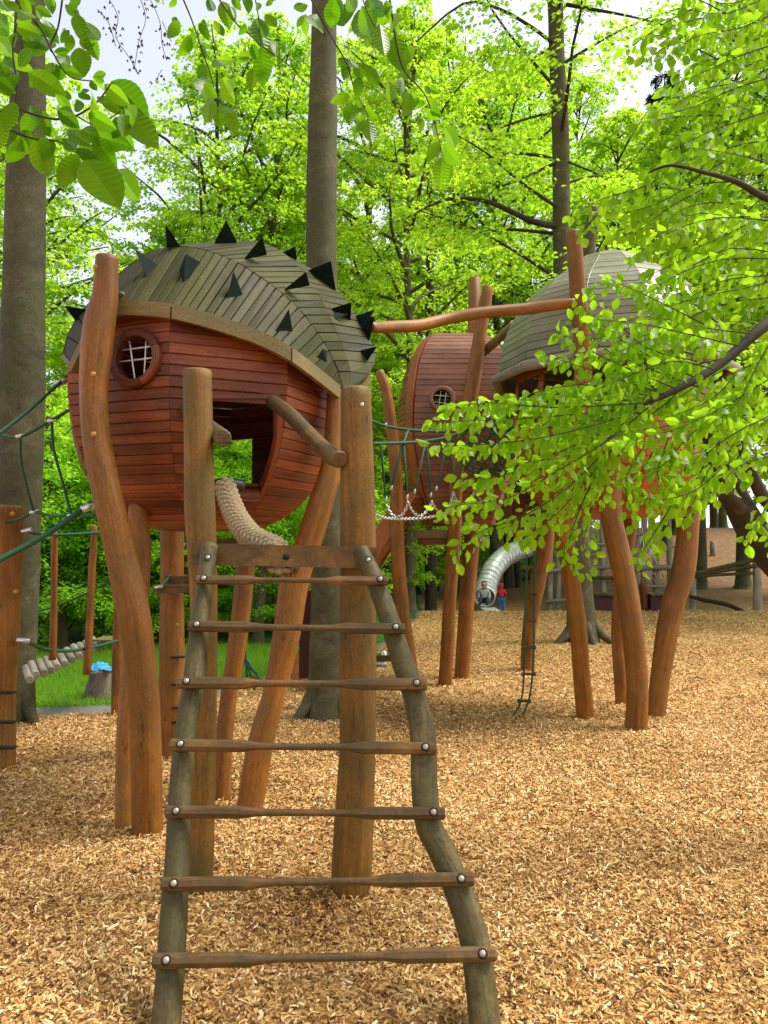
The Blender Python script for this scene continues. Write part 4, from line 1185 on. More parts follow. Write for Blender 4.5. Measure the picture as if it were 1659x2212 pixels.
# ------------------------------------------------------------------ chain and rope bridge railing
def chain(pts, name, parent, link=.034, w=.0085):
    P = [at(*p) for p in pts]
    Q = []
    for i in range(len(P) - 1):
        p0, p1, p2, p3 = P[max(i - 1, 0)], P[i], P[i + 1], P[min(i + 2, len(P) - 1)]
        for k in range(10):
            t = k / 10
            Q.append(0.5 * (2 * p1 + (p2 - p0) * t + (2 * p0 - 5 * p1 + 4 * p2 - p3) * t * t + (3 * p1 - p0 - 3 * p2 + p3) * t ** 3))
    Q.append(P[-1])
    mb = MB(); acc = 0; cnt = 0; last = Q[0]
    Ls = [0]
    for p, q in zip(Q, Q[1:]): Ls.append(Ls[-1] + (q - p).length)
    d = 0; i = 0
    while d < Ls[-1]:
        while i < len(Ls) - 2 and Ls[i + 1] < d: i += 1
        c = Q[i].lerp(Q[i + 1], (d - Ls[i]) / max(1e-6, Ls[i + 1] - Ls[i])); tg = (Q[i + 1] - Q[i]).normalized()
        u = tg.cross(Vector((.3, 1, .2))).normalized(); v = tg.cross(u)
        s_ = u if cnt % 2 else v; n_ = tg.cross(s_)
        rings = []
        for k in range(8):
            a = 2 * math.pi * k / 8
            ctr = c + tg * math.cos(a) * link * .78 + s_ * math.sin(a) * link * .42
            o = (tg * math.cos(a) + s_ * math.sin(a)).normalized()
            rings.append([mb.vert(ctr + o * w * math.cos(b_) + n_ * w * math.sin(b_)) for b_ in (0, 1.57, 3.14, 4.71)])
        for k in range(8):
            for j in range(4):
                mb.face((rings[k][j], rings[(k + 1) % 8][j], rings[(k + 1) % 8][(j + 1) % 4], rings[k][(j + 1) % 4]), None, True)
        d += link * 1.05; cnt += 1
    return mb.build(name, MT['steel'], parent)
CB = thing('chain_bridge', 'green rope and silver chain railing between the two red playhouses', 'rope bridge', at(900, 1100, 9.0))
ropepx('handrail_rope', [(800,908,8.2),(832,920,8.6),(880,928,9.2),(925,931,9.8),(960,932,10.2)], .018, CB)
ropepx('handrail_rope', [(805,958,8.0),(860,957,8.4),(920,953,8.8),(980,940,9.2),(1050,905,9.6)], .018, CB)
chain([(812,1111,8.0),(830,1119,8.2),(880,1121,8.6),(930,1117,8.9),(980,1105,9.2),(1046,1081,9.6)], 'chain', CB)
for raw in ([(836,1092,8.5),(845,1110,8.45),(858,1117,8.4),(872,1108,8.4),(882,1086,8.4)], [(882,1086,8.4),(892,1106,8.5),(906,1115,8.6),(921,1105,8.7),(933,1085,8.75)], [(933,1085,8.75),(945,1104,8.9),(958,1110,9.0),(970,1098,9.1),(980,1065,9.15)], [(980,1065,9.15),(990,1090,9.25),(1002,1099,9.3),(1016,1085,9.4),(1025,1060,9.5)], [(1026,1055,9.5),(1034,1074,9.55),(1044,1082,9.6)]):
    chain(raw, 'chain', CB, .03, .0075)
for a, b in (((822,960,8.1),(833,1075,8.3)), ((871,955,8.5),(846,1050,8.45)), ((872,958,8.5),(880,1070,8.4)), ((920,953,8.8),(896,1058,8.55)), ((921,955,8.8),(931,1066,8.75)), ((970,944,9.1),(943,1052,8.9)), ((971,946,9.1),(979,1045,9.15)), ((1018,924,9.4),(990,1040,9.25)), ((1014,924,9.4),(1023,1038,9.5)), ((882,930,9.2),(871,958,8.5))):
    ropepx('hanging_rope', [a, b], .013, CB, sub=1)
for x, y, Y in ((834,1078,8.3),(846,1054,8.45),(880,1074,8.4),(896,1062,8.55),(931,1069,8.75),(943,1055,8.9),(1023,1036,9.5),(833,919,8.6),(878,936,9.2)):
    clamp(x, y, Y, CB, .018, .035, (0.1, 0, 1))
# net tunnel between the two rear playhouses
NT = thing('net_tunnel', 'dark green net tunnel between the two rear playhouses behind the leaves', 'net', at(1090, 960, 10.2))
c0, c1 = at(1030, 960, 10.9), at(1180, 960, 9.9)
axn = (c1 - c0).normalized(); un = Vector((0, 0, 1)); vn = axn.cross(un)
for k in range(12):
    tw = [(c0.lerp(c1, j / 8)) + (un * math.cos(k * math.pi / 6 + j * .3) + vn * math.sin(k * math.pi / 6 + j * .3)) * .42 for j in range(9)]
    MB().tube(tw, .013, n=5, sub=1).build('net_rope', MT['rope'], NT)
    tw = [(c0.lerp(c1, j / 8)) + (un * math.cos(k * math.pi / 6 - j * .3) + vn * math.sin(k * math.pi / 6 - j * .3)) * .42 for j in range(9)]
    MB().tube(tw, .013, n=5, sub=1).build('net_rope', MT['rope'], NT)
for j in range(0, 9, 2):
    MB().tube([c0.lerp(c1, j / 8) + (un * math.cos(a * math.pi / 8) + vn * math.sin(a * math.pi / 8)) * .42 for a in range(17)], .014, n=5, sub=1, cap=False).build('hoop', MT['rope'], NT)
# rope ladder
RL = thing('rope_ladder', 'dangling green rope ladder with wooden rungs below the domed playhouse', 'rope ladder', grd(1130, 1560))
YL = 9.0
lrope = [(1138,1090),(1138,1220),(1136,1284),(1134,1343),(1133,1400),(1132,1455),(1126,1512),(1108,1545),(1084,1566)]
rrope = [(1153,1090),(1154,1220),(1154,1284),(1153,1343),(1153,1400),(1150,1455),(1143,1510),(1127,1545),(1105,1562)]
def ylad(y): return YL if y < 1500 else YL - .1 * (y - 1500) / 66
ropepx('side_rope', [(x, y, ylad(y)) for x, y in lrope], .012, RL, sub=4)
ropepx('side_rope', [(x, y, ylad(y)) for x, y in rrope], .012, RL, sub=4)
for x0, x1, y in ((1133,1160,1108),(1132,1160,1165),(1132,1160,1225),(1132,1159,1284),(1131,1158,1341),(1129,1158,1399),(1127,1157,1456),(1118,1147,1514)):
    a, b = at(x0, y, YL), at(x1, y, YL)
    d_ = (b - a)
    mb = MB().tube([a, a + d_ * .12, a + d_ * .2, a + d_ * .8, a + d_ * .88, b], [.02, .026, .015, .015, .026, .02], n=8, sub=1)
    mb.build('rung', MT['rung'], RL)
# box below the net: red side panel
sp = at(1112, 1110, 10.2)
bx = thing('side_box', 'small dark red plank box hanging beside the rope ladder', 'box', sp)
MB().box(sp, (.09, 0, 0), (0, .3, 0), (0, 0, .30)).build('panel', MT['red'], bx)
for k in range(6): MB().box(sp + Vector((.22, -.1, -.2 + k * .085)), (.13, 0, 0), (0, .012, 0), (0, 0, .04)).build('plank', MT['redbrown'], bx)

# ------------------------------------------------------------------ tube slide, people, climbing frame on the slope
SLD = thing('tube_slide', 'shiny silver tube slide curving down behind the stilts', 'slide', grd(1045, 1320))
YS = 27.0
sp_ = [(1047,1290,YS - 1.0),(1052,1262,YS),(1066,1228,YS + .5),(1090,1202,YS + 1.2),(1120,1188,YS + 2.0),(1150,1180,YS + 3)]
P = [at(*p) for p in sp_]
mb = MB(); mb.tube(P, [.36, .36, .36, .35, .35, .34], n=20, sub=8, cap=False)
o = mb.build('tube', MT['slide'], SLD); sol = o.modifiers.new('wall', 'SOLIDIFY'); sol.thickness = .02
Qs = []
for i in range(len(P) - 1):
    for k in range(4): Qs.append((P[i].lerp(P[i + 1], k / 4), (P[i + 1] - P[i]).normalized()))
for c, tg in Qs[1:]:
    u = tg.orthogonal().normalized(); v = tg.cross(u)
    MB().tube([c + (u * math.cos(a * math.pi / 10) + v * math.sin(a * math.pi / 10)) * .365 for a in range(21)], .018, n=6, sub=1, cap=False).build('flange', MT['slide'], SLD)
MB().box(P[0] + Vector((.1, -.8, -.37)), (.25, 0, 0), (0, .9, 0), (0, 0, .02)).build('run_out', MT['slide'], SLD)

def person(label, base, h, jacket, trousers, skin, face, seated=False, hood=True, boots=(0.02, 0.03, 0.08)):
    """one skinned figure with clothes as parts; base at the feet, face: direction angle"""
    T = thing('person', label, 'person', base)
    ca, sa = math.cos(face), math.sin(face)
    def W(x, y, z): return Vector(base) + Vector((x * ca - y * sa, x * sa + y * ca, z)) * h
    def skinned(name, verts, edges, rad, mat, sub=1):
        me = bpy.data.meshes.new(name); me.from_pydata([tuple(W(*v)) for v in verts], edges, []); me.update()
        o = bpy.data.objects.new(name, me); COL.objects.link(o); me.materials.append(mat)
        md = o.modifiers.new('skin', 'SKIN')
        for q, r_ in zip(me.skin_vertices[0].data, rad): q.radius = (r_ * h, r_ * h)
        me.skin_vertices[0].data[0].use_root = True
        o.modifiers.new('sub', 'SUBSURF').levels = sub; o.modifiers['sub'].render_levels = sub + 1
        return put(o, T)
    kz = 0.0
    if not seated:
        hips, kn, an = .50, .27, .04
        legs = [[(s_ * .0, 0, hips), (s_ * .065, 0, hips - .04), (s_ * .075, -.01, kn), (s_ * .08, .0, an), (s_ * .085, -.06, .025)] for s_ in (-1, 1)]
        tz = .50
    else:
        legs = [[(0, 0, .12), (s_ * .07, -.02, .12), (s_ * .09, -.22, .17), (s_ * .10, -.40, .05), (s_ * .10, -.45, .06)] for s_ in (-1, 1)]
        tz = .12
    # trousers
    v = [legs[0][0]] + legs[0][1:4] + legs[1][1:4]
    skinned('trousers', v, [(0, 1), (1, 2), (2, 3), (0, 4), (4, 5), (5, 6)], [.085, .075, .058, .05, .075, .058, .05], plain('trousers', trousers, .8))
    for lg_ in legs:
        skinned('boot', [lg_[3], (lg_[3][0], lg_[3][1] - .01, max(.03, lg_[3][2] - .03)), (lg_[4][0], lg_[4][1], lg_[4][2])], [(0, 1), (1, 2)], [.045, .045, .038], plain('boots', boots, .6))
    # jacket with both arms
    s0 = tz
    v = [(0, 0, s0), (0, 0, s0 + .13), (0, .01, s0 + .25), (0, .01, s0 + .30)]
    e = [(0, 1), (1, 2), (2, 3)]; r_ = [.10, .105, .095, .06]
    for s_ in (-1, 1):
        k = len(v); v += [(s_ * .11, .01, s0 + .25), (s_ * .15, -.02, s0 + .13), (s_ * .13, -.09, s0 + .04)]
        e += [(2, k), (k, k + 1), (k + 1, k + 2)]; r_ += [.055, .045, .036]
    skinned('jacket', v, e, r_, plain('jacket', jacket, .7))
    # head, neck and hands: skin
    hz = s0 + .42
    skinned('head', [(0, .01, s0 + .29), (0, .0, hz - .06), (0, -.01, hz), (0, 0, hz + .07)], [(0, 1), (1, 2), (2, 3)], [.04, .068, .085, .06], plain('skin', skin, .6))
    for s_ in (-1, 1):
        b0 = (s_ * .13, -.09, s0 + .04); vv = [b0, (b0[0], b0[1] - .03, b0[2] - .02)]; ee = [(0, 1)]; rv_ = [.022, .022]
        for q in range(5):
            k = len(vv); dx = (q - 2) * .009
            vv.append((b0[0] + dx, b0[1] - .055, b0[2] - .035)); ee.append((1, k)); rv_.append(.007)
        skinned('hand', vv, ee, rv_, plain('skin_hand', skin, .6), sub=0)
    for s_ in (-1, 1):
        disc(MB(), W(s_ * .032, -.088, hz + .005), (W(0, -1, 0) - W(0, 0, 0)), .011 * h, .004 * h, 8).build('eye', MT['hole'], T)
    skinned('nose', [(0, -.085, hz - .01), (0, -.10, hz - .025)], [(0, 1)], [.012, .014], plain('skin_nose', skin, .6), sub=1)
    skinned('hood' if hood else 'hair', [(0, .035, s0 + .31), (0, .04, hz - .03), (0, .03, hz + .04), (0, .0, hz + .085)], [(0, 1), (1, 2), (2, 3)], [.075, .09, .092, .07], plain('hood' if hood else 'hair', jacket if hood else (.03, .02, .015), .75))
    return T
pk = at(1083, 1312, 26.5); pk.z = gz(pk.x, pk.y)
person('child in a red hooded jacket and blue trousers standing beside the silver slide', pk, 1.02, (0.55, 0.02, 0.02), (0.03, 0.17, 0.42), (0.5, 0.3, 0.2), R(160))
pm = grd(1045, 1318); pm = at(1046, 1304, 25.0); pm.z = gz(pm.x, pm.y)
person('person in a pale grey top and black trousers sitting at the slide mouth', pm + Vector((0, 0, .25)), 1.2, (0.38, 0.38, 0.38), (0.012, 0.012, 0.014), (0.5, 0.3, 0.2), R(-10), seated=True, hood=False, boots=(.02, .02, .02))

CF = thing('climbing_tower', 'grey log climbing frame with rails on the slope behind the stilts', 'climbing frame', grd(1300, 1325))
def logpx(name, a, b, wa, Y, parent, mat='grey', Yb=None):
    return pxtube(name, [(a[0], a[1], wa, Y), ((a[0] + b[0]) / 2 + rnd.uniform(-2, 2), (a[1] + b[1]) / 2 + rnd.uniform(-1.5, 1.5), wa * .95, (Y + (Yb or Y)) / 2), (b[0], b[1], wa * .92, Yb or Y)], MT[mat], parent, n=9, sub=3, wob=.05)
for x, y0, y1, w in ((1188,1150,1330,13),(1205,1160,1330,12),(1272,1120,1300,13),(1302,1110,1320,14),(1392,1120,1325,12),(1415,1170,1320,15),(1444,1120,1290,12),(1375,1105,1290,11),(1250,1190,1300,10),(1345,1180,1320,11)):
    logpx('upright_log', (x, y0), (x + rnd.uniform(-3, 3), y1 + 12), w, 27.2, CF)
for a, b, w in (((1178,1235),(1270,1228),9),((1266,1228),(1360,1222),9),((1270,1178),(1330,1176),7),((1370,1228),(1452,1226),13),((1280,1248),(1345,1246),8),((1180,1300),(1260,1292),8),((1365,1155),(1450,1150),7),((1360,1262),(1450,1268),6),((1240,1205),(1300,1195),7)):
    logpx('rail_log', a, b, w, 27.0, CF, 'grey' if rnd.random() < .7 else 'rail')
for k in range(9):
    a, b = (1378 + rnd.uniform(0, 60), 1090 + rnd.uniform(0, 160)), (1378 + rnd.uniform(0, 60), 1230 + rnd.uniform(0, 70))
    ropepx('net_rope', [(a[0], a[1], 27.1), (b[0], b[1], 27.1)], .02, CF, 'steel', n=5, sub=1)
TR = thing('wooden_trough', 'dark brown wooden trough with red uprights under the climbing frame', 'trough', at(1360, 1330, 25.5))
for x0, x1 in ((1280, 1330), (1398, 1445)):
    a, b = at(x0, 1305, 25.5), at(x1, 1305, 25.5)
    MB().box((a + b) / 2 + Vector((0, 0, .05)), (b - a) / 2, (0, .35, 0), (0, 0, .27)).build('box', MT['darkred'], TR)
    MB().box((a + b) / 2 + Vector((0, -.1, .34)), (b - a) / 2 * 1.1, (0, .4, 0), (0, 0, .03)).build('lid', MT['rung'], TR)
pxtube('upright', [(1390,1262,20,25.4),(1392,1290,17,25.4),(1392,1340,18,25.4)], MT['red'], TR, sub=3)
FE = thing('log_fence', 'rustic fence of forked grey logs on the right slope', 'fence', grd(1635, 1318))
pxtube('fence_post', [(1633,1175,15,24.5),(1635,1240,17,24.5),(1637,1320,19,24.5)], MT['grey'], FE, ext=.2)
pxtube('fence_post', [(1498,1200,12,25.5),(1497,1260,13,25.5),(1496,1335,14,25.5)], MT['grey'], FE, ext=.2)
for a, b, w in (((1495,1240),(1645,1205),10),((1500,1243),(1640,1222),9),((1500,1246),(1630,1238),7)):
    logpx('fence_rail', a, b, w, 25.0, FE, 'rail', 24.4)
DL = thing('fallen_log', 'dark fallen branch lying on the chips below the log fence', 'branch', grd(1550, 1310))
pxtube('branch', [(1490,1288,8,25.2),(1525,1297,10,25.0),(1570,1306,10,24.9),(1612,1324,8,24.8)], MT['barkdark'], DL, n=8)
for k, (x, y, w, h_) in enumerate(((1540, 1200, 12, 30), (1620, 1180, 9, 40))):
    t = thing('tree_stump', ('short grey stump on the brown slope above the log fence' if k == 0 else 'thin grey stump at the right edge on the brown slope'), 'stump', grd(x, y))
    p = grd(x, y); MB().tube([p - Vector((0, 0, .1)), p + Vector((0, 0, px2m(h_, p.y)))], px2m(w, p.y) / 2, n=10, sub=1).build('stump', MT['grey'], t)
# ------------------------------------------------------------------ leaves and trees
def leaf_cloud(name, pos, axis, nrm, size, wid, tint, fold=0.12):
    """kite leaves folded on the midrib: 2 triangles each"""
    n = len(pos)
    axis /= np.linalg.norm(axis, axis=1)[:, None] + 1e-9
    side = np.cross(nrm, axis); side /= np.linalg.norm(side, axis=1)[:, None] + 1e-9
    up = np.cross(axis, side)
    s = size[:, None]; w = (size * wid)[:, None]
    V = np.empty((n, 4, 3))
    V[:, 0] = pos
    V[:, 1] = pos + axis * s * .48 + side * w + up * s * fold
    V[:, 2] = pos + axis * s
    V[:, 3] = pos + axis * s * .48 - side * w + up * s * fold
    b = (np.arange(n) * 4)[:, None]
    F = np.concatenate([b + np.array([[0, 2, 1]]), b + np.array([[0, 3, 2]])])
    return np_mesh(name, V.reshape(-1, 3), F, np.repeat(tint, 4))
def beech(seed, H, h0, spread, nl, tw, lv, size, droop=0.25, trunk_r=.2, lean=(0, 0), low=1.0, conifer=False, trunk_mat='bark', top_pow=0.9):
    """returns (trunk mesh, crown mesh) with the base at the origin"""
    rg = np.random.default_rng(seed); rs = random.Random(seed)
    mb = MB()
    def axis_at(h): return Vector((lean[0] * h / H + .08 * math.sin(h * .5 + seed), lean[1] * h / H + .08 * math.cos(h * .4 + seed * 2), h))
    hs_ = [-.3, 0.0, .35] + [H * k / 8 for k in range(1, 9)]
    mb.tube([axis_at(max(h, 0)) + Vector((0, 0, min(h, 0))) for h in hs_], [trunk_r * (1.6 if h <= 0 else (1.18 if h < .5 else max(.06, 1 - .92 * (h / H) ** 1.1))) for h in hs_], n=12, sub=3, wob=.03, seed=seed)
    P, A, Nn = [], [], []
    for i in range(nl):
        f = (i + rs.random() * .8) / nl
        h = h0 + (H - h0) * f ** top_pow
        az = i * 2.39996 + rs.uniform(-.4, .4)
        if conifer: Ls = spread * (1 - f) + .4; el = R(rs.uniform(-12, 5))
        else:
            Ls = spread * (math.sin(math.pi * min(1, .22 + .8 * f)) ** .6 * .9 + .1) * rs.uniform(.65, 1.1) * (low if f < .3 else 1)
            el = R(rs.uniform(5, 35) + 30 * f)
        d = Vector((math.cos(az) * math.cos(el), math.sin(az) * math.cos(el), math.sin(el)))
        p = axis_at(h); pts = [p]
        K = 6
        for k in range(K):
            d = (d + Vector((rs.uniform(-.16, .16), rs.uniform(-.16, .16), rs.uniform(-.1, .06) - droop * .12 * (k > 1)))).normalized()
            pts.append(pts[-1] + d * Ls / K)
        r0 = min(trunk_r * .4, .018 * Ls + .012)
        mb.tube(pts, [r0 * (1 - .85 * k / K) + .005 for k in range(K + 1)], n=5, sub=1, cap=False)
        nt_ = max(3, int(tw * (.4 + .6 * Ls / spread)))
        for j in range(nt_):
            s_ = .12 + .88 * (j + rs.random()) / nt_
            q = min(K - 1, int(s_ * K)); fr_ = s_ * K - q
            b0 = pts[q].lerp(pts[q + 1], fr_); ld = (pts[q + 1] - pts[q]).normalized()
            sgn = 1 if j % 2 else -1
            hd = Vector((ld.x, ld.y, 0)).normalized() if Vector((ld.x, ld.y, 0)).length > 1e-3 else Vector((1, 0, 0))
            ang = sgn * R(rs.uniform(25, 70))
            td = Vector((hd.x * math.cos(ang) - hd.y * math.sin(ang), hd.x * math.sin(ang) + hd.y * math.cos(ang), rs.uniform(-.35, .18) - (.35 if conifer else 0)))
            tl = (Ls * .34 * (1.1 - .6 * s_) + .35) * rs.uniform(.7, 1.2)
            td.normalize()
            n = int(lv * rs.uniform(.7, 1.3))
            u = rg.uniform(.05, 1, n) ** .8
            sd_ = Vector((-td.y, td.x, 0)).normalized()
            lat = rg.normal(0, .13 * tl + .05, n) * (1.15 - .7 * u)
            ver = rg.normal(0, .05 + .02 * tl, n) - droop * .35 * tl * u ** 2
            pp = np.array(b0)[None] + np.outer(u * tl, td) + np.outer(lat, sd_); pp[:, 2] += ver
            ax = np.array(td)[None] * .8 + np.outer(np.sign(lat) * .8, sd_) + rg.normal(0, .35, (n, 3)); ax[:, 2] -= rg.uniform(.0, .9, n)
            nn = rg.normal(0, .42, (n, 3)); nn[:, 2] += 1
            P.append(pp); A.append(ax); Nn.append(nn)
    P, A, Nn = np.concatenate(P), np.concatenate(A), np.concatenate(Nn)
    n = len(P)
    sz = size * rg.uniform(.65, 1.3, n)
    tint = np.clip(rg.normal(.38, .2, n) + .12 * np.sin(P[:, 0] * .9 + P[:, 2] * .6 + seed), 0, 1)
    cr = leaf_cloud('crown', P, A, Nn, sz, .16 if conifer else .36, tint)
    tm = mb.mesh('trunk')
    return tm, cr
VAR = {}
VAR['A'] = beech(101, 23, 4.0, 5.2, 46, 13, 62, .155, trunk_r=.24)
VAR['B'] = beech(202, 20, 2.2, 5.6, 48, 13, 62, .15, trunk_r=.20)
VAR['C'] = beech(303, 11, 0.6, 3.6, 44, 12, 54, .12, trunk_r=.10, droop=.35)          # young beech, leafy to the ground
VAR['D'] = beech(404, 16, 3.0, 3.6, 34, 9, 26, .16, trunk_r=.14, droop=.1)            # thin open tree
VAR['U'] = beech(505, 4.6, 0.2, 2.5, 34, 12, 60, .085, trunk_r=.05, droop=.35)        # undergrowth shrub
VAR['S'] = beech(606, 24, 8.0, 3.6, 60, 14, 46, .22, trunk_r=.22, droop=.5, conifer=True, trunk_mat='barkdark')
for k, (tm, cr) in VAR.items():
    tm.materials.append(MT['barkdark'] if k in 'SUC' else MT['bark'])
    cr.materials.append({'S': MT['needle'], 'D': MT['leaf_pale'], 'U': MT['leaf_under'], 'C': MT['leaf_bg']}.get(k, MT['leaf_bg']))
    print('tree', k, len(cr.polygons))
def plant(kind, px, Y, sc, label, name='beech_tree', cat='tree', group='woodland trees behind the playground', rot=None, crown_mat=None, zs=None):
    X = (px - CX) / FOC * Y
    t = thing(name, label, cat, (X, Y, gz(X, Y)), group)
    t.rotation_euler.z = rnd.uniform(0, 6.28) if rot is None else rot
    s_ = sc; t.scale = (s_, s_, s_ * (zs or 1))
    for nm, me in zip(('trunk', 'crown'), VAR[kind]):
        o = bpy.data.objects.new(nm, me); COL.objects.link(o); o.parent = t
        if nm == 'crown' and crown_mat:
            o.material_slots[0].link = 'OBJECT'; o.material_slots[0].material = crown_mat
    return t
GT = 'woodland trees behind the playground'
# (kind, px, Y, scale)
WOOD = [('B', 385, 25, .64), ('B', 545, 33, .95), ('B', 462, 27, 1.0), ('A', 592, 28, .95), ('B', 345, 36, .82), ('B', 655, 36, 1.0), ('A', 800, 30, 1.0), ('A', 885, 24, .85), ('A', 985, 33, 1.05), ('A', 1075, 31, 1.0),
        ('A', 1150, 36, 1.1), ('A', 1345, 33, .9), ('A', 1440, 40, 1.0), ('A', 1510, 31, .9), ('A', 1600, 31, 1.05), ('A', 1690, 29, 1.0), ('A', 1790, 27, 1.0),
        ('B', 470, 42, .85), ('B', 60, 24, .78), ('A', -60, 27, .95), ('B', -190, 20, .9), ('A', 720, 46, 1.1), ('B', 930, 48, 1.2), ('A', 1260, 46, 1.2), ('B', 1560, 50, 1.2), ('A', 1900, 22, 1.0),
        ('C', 880, 31, .95), ('C', 780, 27, 1.0), ('C', 560, 22, .8), ('C', 320, 23, .7), ('C', 160, 22, .75), ('C', 1180, 38, 1.1), ('C', 1010, 40, 1.1), ('C', 85, 17, .5), ('C', 205, 18, .52), ('C', 285, 17, .48), ('C', 355, 19, .55), ('C', 475, 18, .5), ('C', 605, 18.5, .5), ('C', 665, 21, .6), ('C', 745, 23, .7), ('C', 835, 25, .75)]
side = lambda px: 'left' if px < 550 else ('middle' if px < 1100 else 'right')
ORD = ['first', 'second', 'third', 'fourth', 'fifth', 'sixth', 'seventh', 'eighth', 'ninth', 'tenth', 'eleventh', 'twelfth', 'thirteenth', 'fourteenth', 'fifteenth', 'sixteenth', 'seventeenth', 'eighteenth']
for k, px, Y, sc in WOOD:
    lab = {'A': 'tall bright green beech tree in the wood behind the playground', 'B': 'spreading bright green beech tree in the wood behind the playground', 'C': 'young beech leafy down to the ground at the edge of the wood'}[k]
    rank = sorted(p for q, p, *_ in WOOD if q == k).index(px)
    lab = {'A': 'tall bright green beech in the wood behind the playhouses', 'B': 'spreading bright green beech in the wood behind the playhouses', 'C': 'young beech leafy to the ground at the edge of the wood'}[k] + ', ' + ORD[rank] + ' from the left'
    plant(k, px, Y, sc, lab, name='young_beech' if k == 'C' else 'beech_tree')
for px, Y, sc in ((135, 48, 1.1), (215, 52, 1.2), (290, 46, 1.05), (-20, 46, 1.1), (345, 55, 1.3)):
    plant('D', px, Y, sc, 'thin pale spring tree against the open sky, ' + ORD[sorted((135, 215, 290, -20, 345)).index(px)] + ' from the left', name='pale_tree')
for px, Y, sc in ((1455, 44, 1.15), (1335, 50, 1.1), (1545, 55, 1.2), (520, 60, .75), (610, 62, .85)):
    plant('S', px, Y, sc, 'dark spruce among the bright beeches, ' + ORD[sorted((1455, 1335, 1545, 520, 610)).index(px)] + ' from the left', name='spruce_tree')
for px, Y, sc in ((75, 17, .9), (140, 16, .85), (210, 17.5, 1.0), (280, 16, .9), (340, 18, 1.1), (400, 20, 1.0), (460, 17, .8), (520, 18, 1.0), (590, 17, .8), (640, 19, 1.0), (700, 21, 1.0), (0, 15, 1.0), (-90, 14, 1.0),
                  (880, 32, 1.0), (945, 34, 1.0), (1000, 38, .9), (1060, 44, 1.1), (110, 22, 1.3), (250, 23, 1.3), (430, 24, 1.2), (560, 25, 1.3), (820, 26, 1.2), (1140, 36, 1.2), (1210, 38, 1.2), (350, 30, 1.5), (180, 30, 1.5), (30, 28, 1.4), (900, 35, 1.3), (780, 34, 1.3), (660, 30, 1.2)):
    plant('U', px, Y, sc, 'leafy green shrub in the undergrowth at the edge of the wood', name='shrub', cat='shrub', group='undergrowth shrubs')
# bare lower trunks seen among the undergrowth
TRK = [(930, 1255, 24, 26, 'dark'), (905, 1250, 9, 32, 'dark'), (1000, 1250, 14, 33, 'dark'), (1095, 1240, 18, 34, 'dark'), (1120, 1230, 14, 34, 'dark'), (560, 1290, 22, 16, 'grey'), (140, 1250, 26, 15.0, 'dark'), (965, 1260, 10, 36, 'dark'), (1060, 1230, 9, 40, 'dark')]
for k, (px, py, w, Y, kind) in enumerate(TRK):
    X = (px - CX) / FOC * Y; r_ = px2m(w, Y) / 2
    t = thing('forest_tree', ('slender bare woodland trunk in the undergrowth, ' + ORD[sorted(t_[0] for t_ in TRK if t_[2] < 20).index(px)] + ' from the left') if w < 20 else ('stout woodland trunk in the undergrowth, ' + ORD[sorted(t_[0] for t_ in TRK if t_[2] >= 20).index(px)] + ' from the left'), 'tree', (X, Y, gz(X, Y)), 'bare trunks in the undergrowth' if w < 20 else 'stout trunks in the undergrowth')
    b_ = Vector((X, Y, gz(X, Y) - .2))
    ln = rnd.uniform(-.05, .05); hh = .3 if px == 140 else (.38 if px == 560 else 1.0)
    mb = MB().tube([b_, b_ + Vector((ln, 0, .5)), b_ + Vector((ln * 6, .1, 4 * hh)), b_ + Vector((ln * 14, 0, 9 * hh)), b_ + Vector((ln * 16, 0, 16 * hh))], [r_ * 1.35, r_ * 1.05, r_, r_ * .85, r_ * .5], n=10, sub=3, wob=.05, seed=k)
    mb.build('trunk', MT['barkdark' if kind == 'dark' else 'bark'], t)

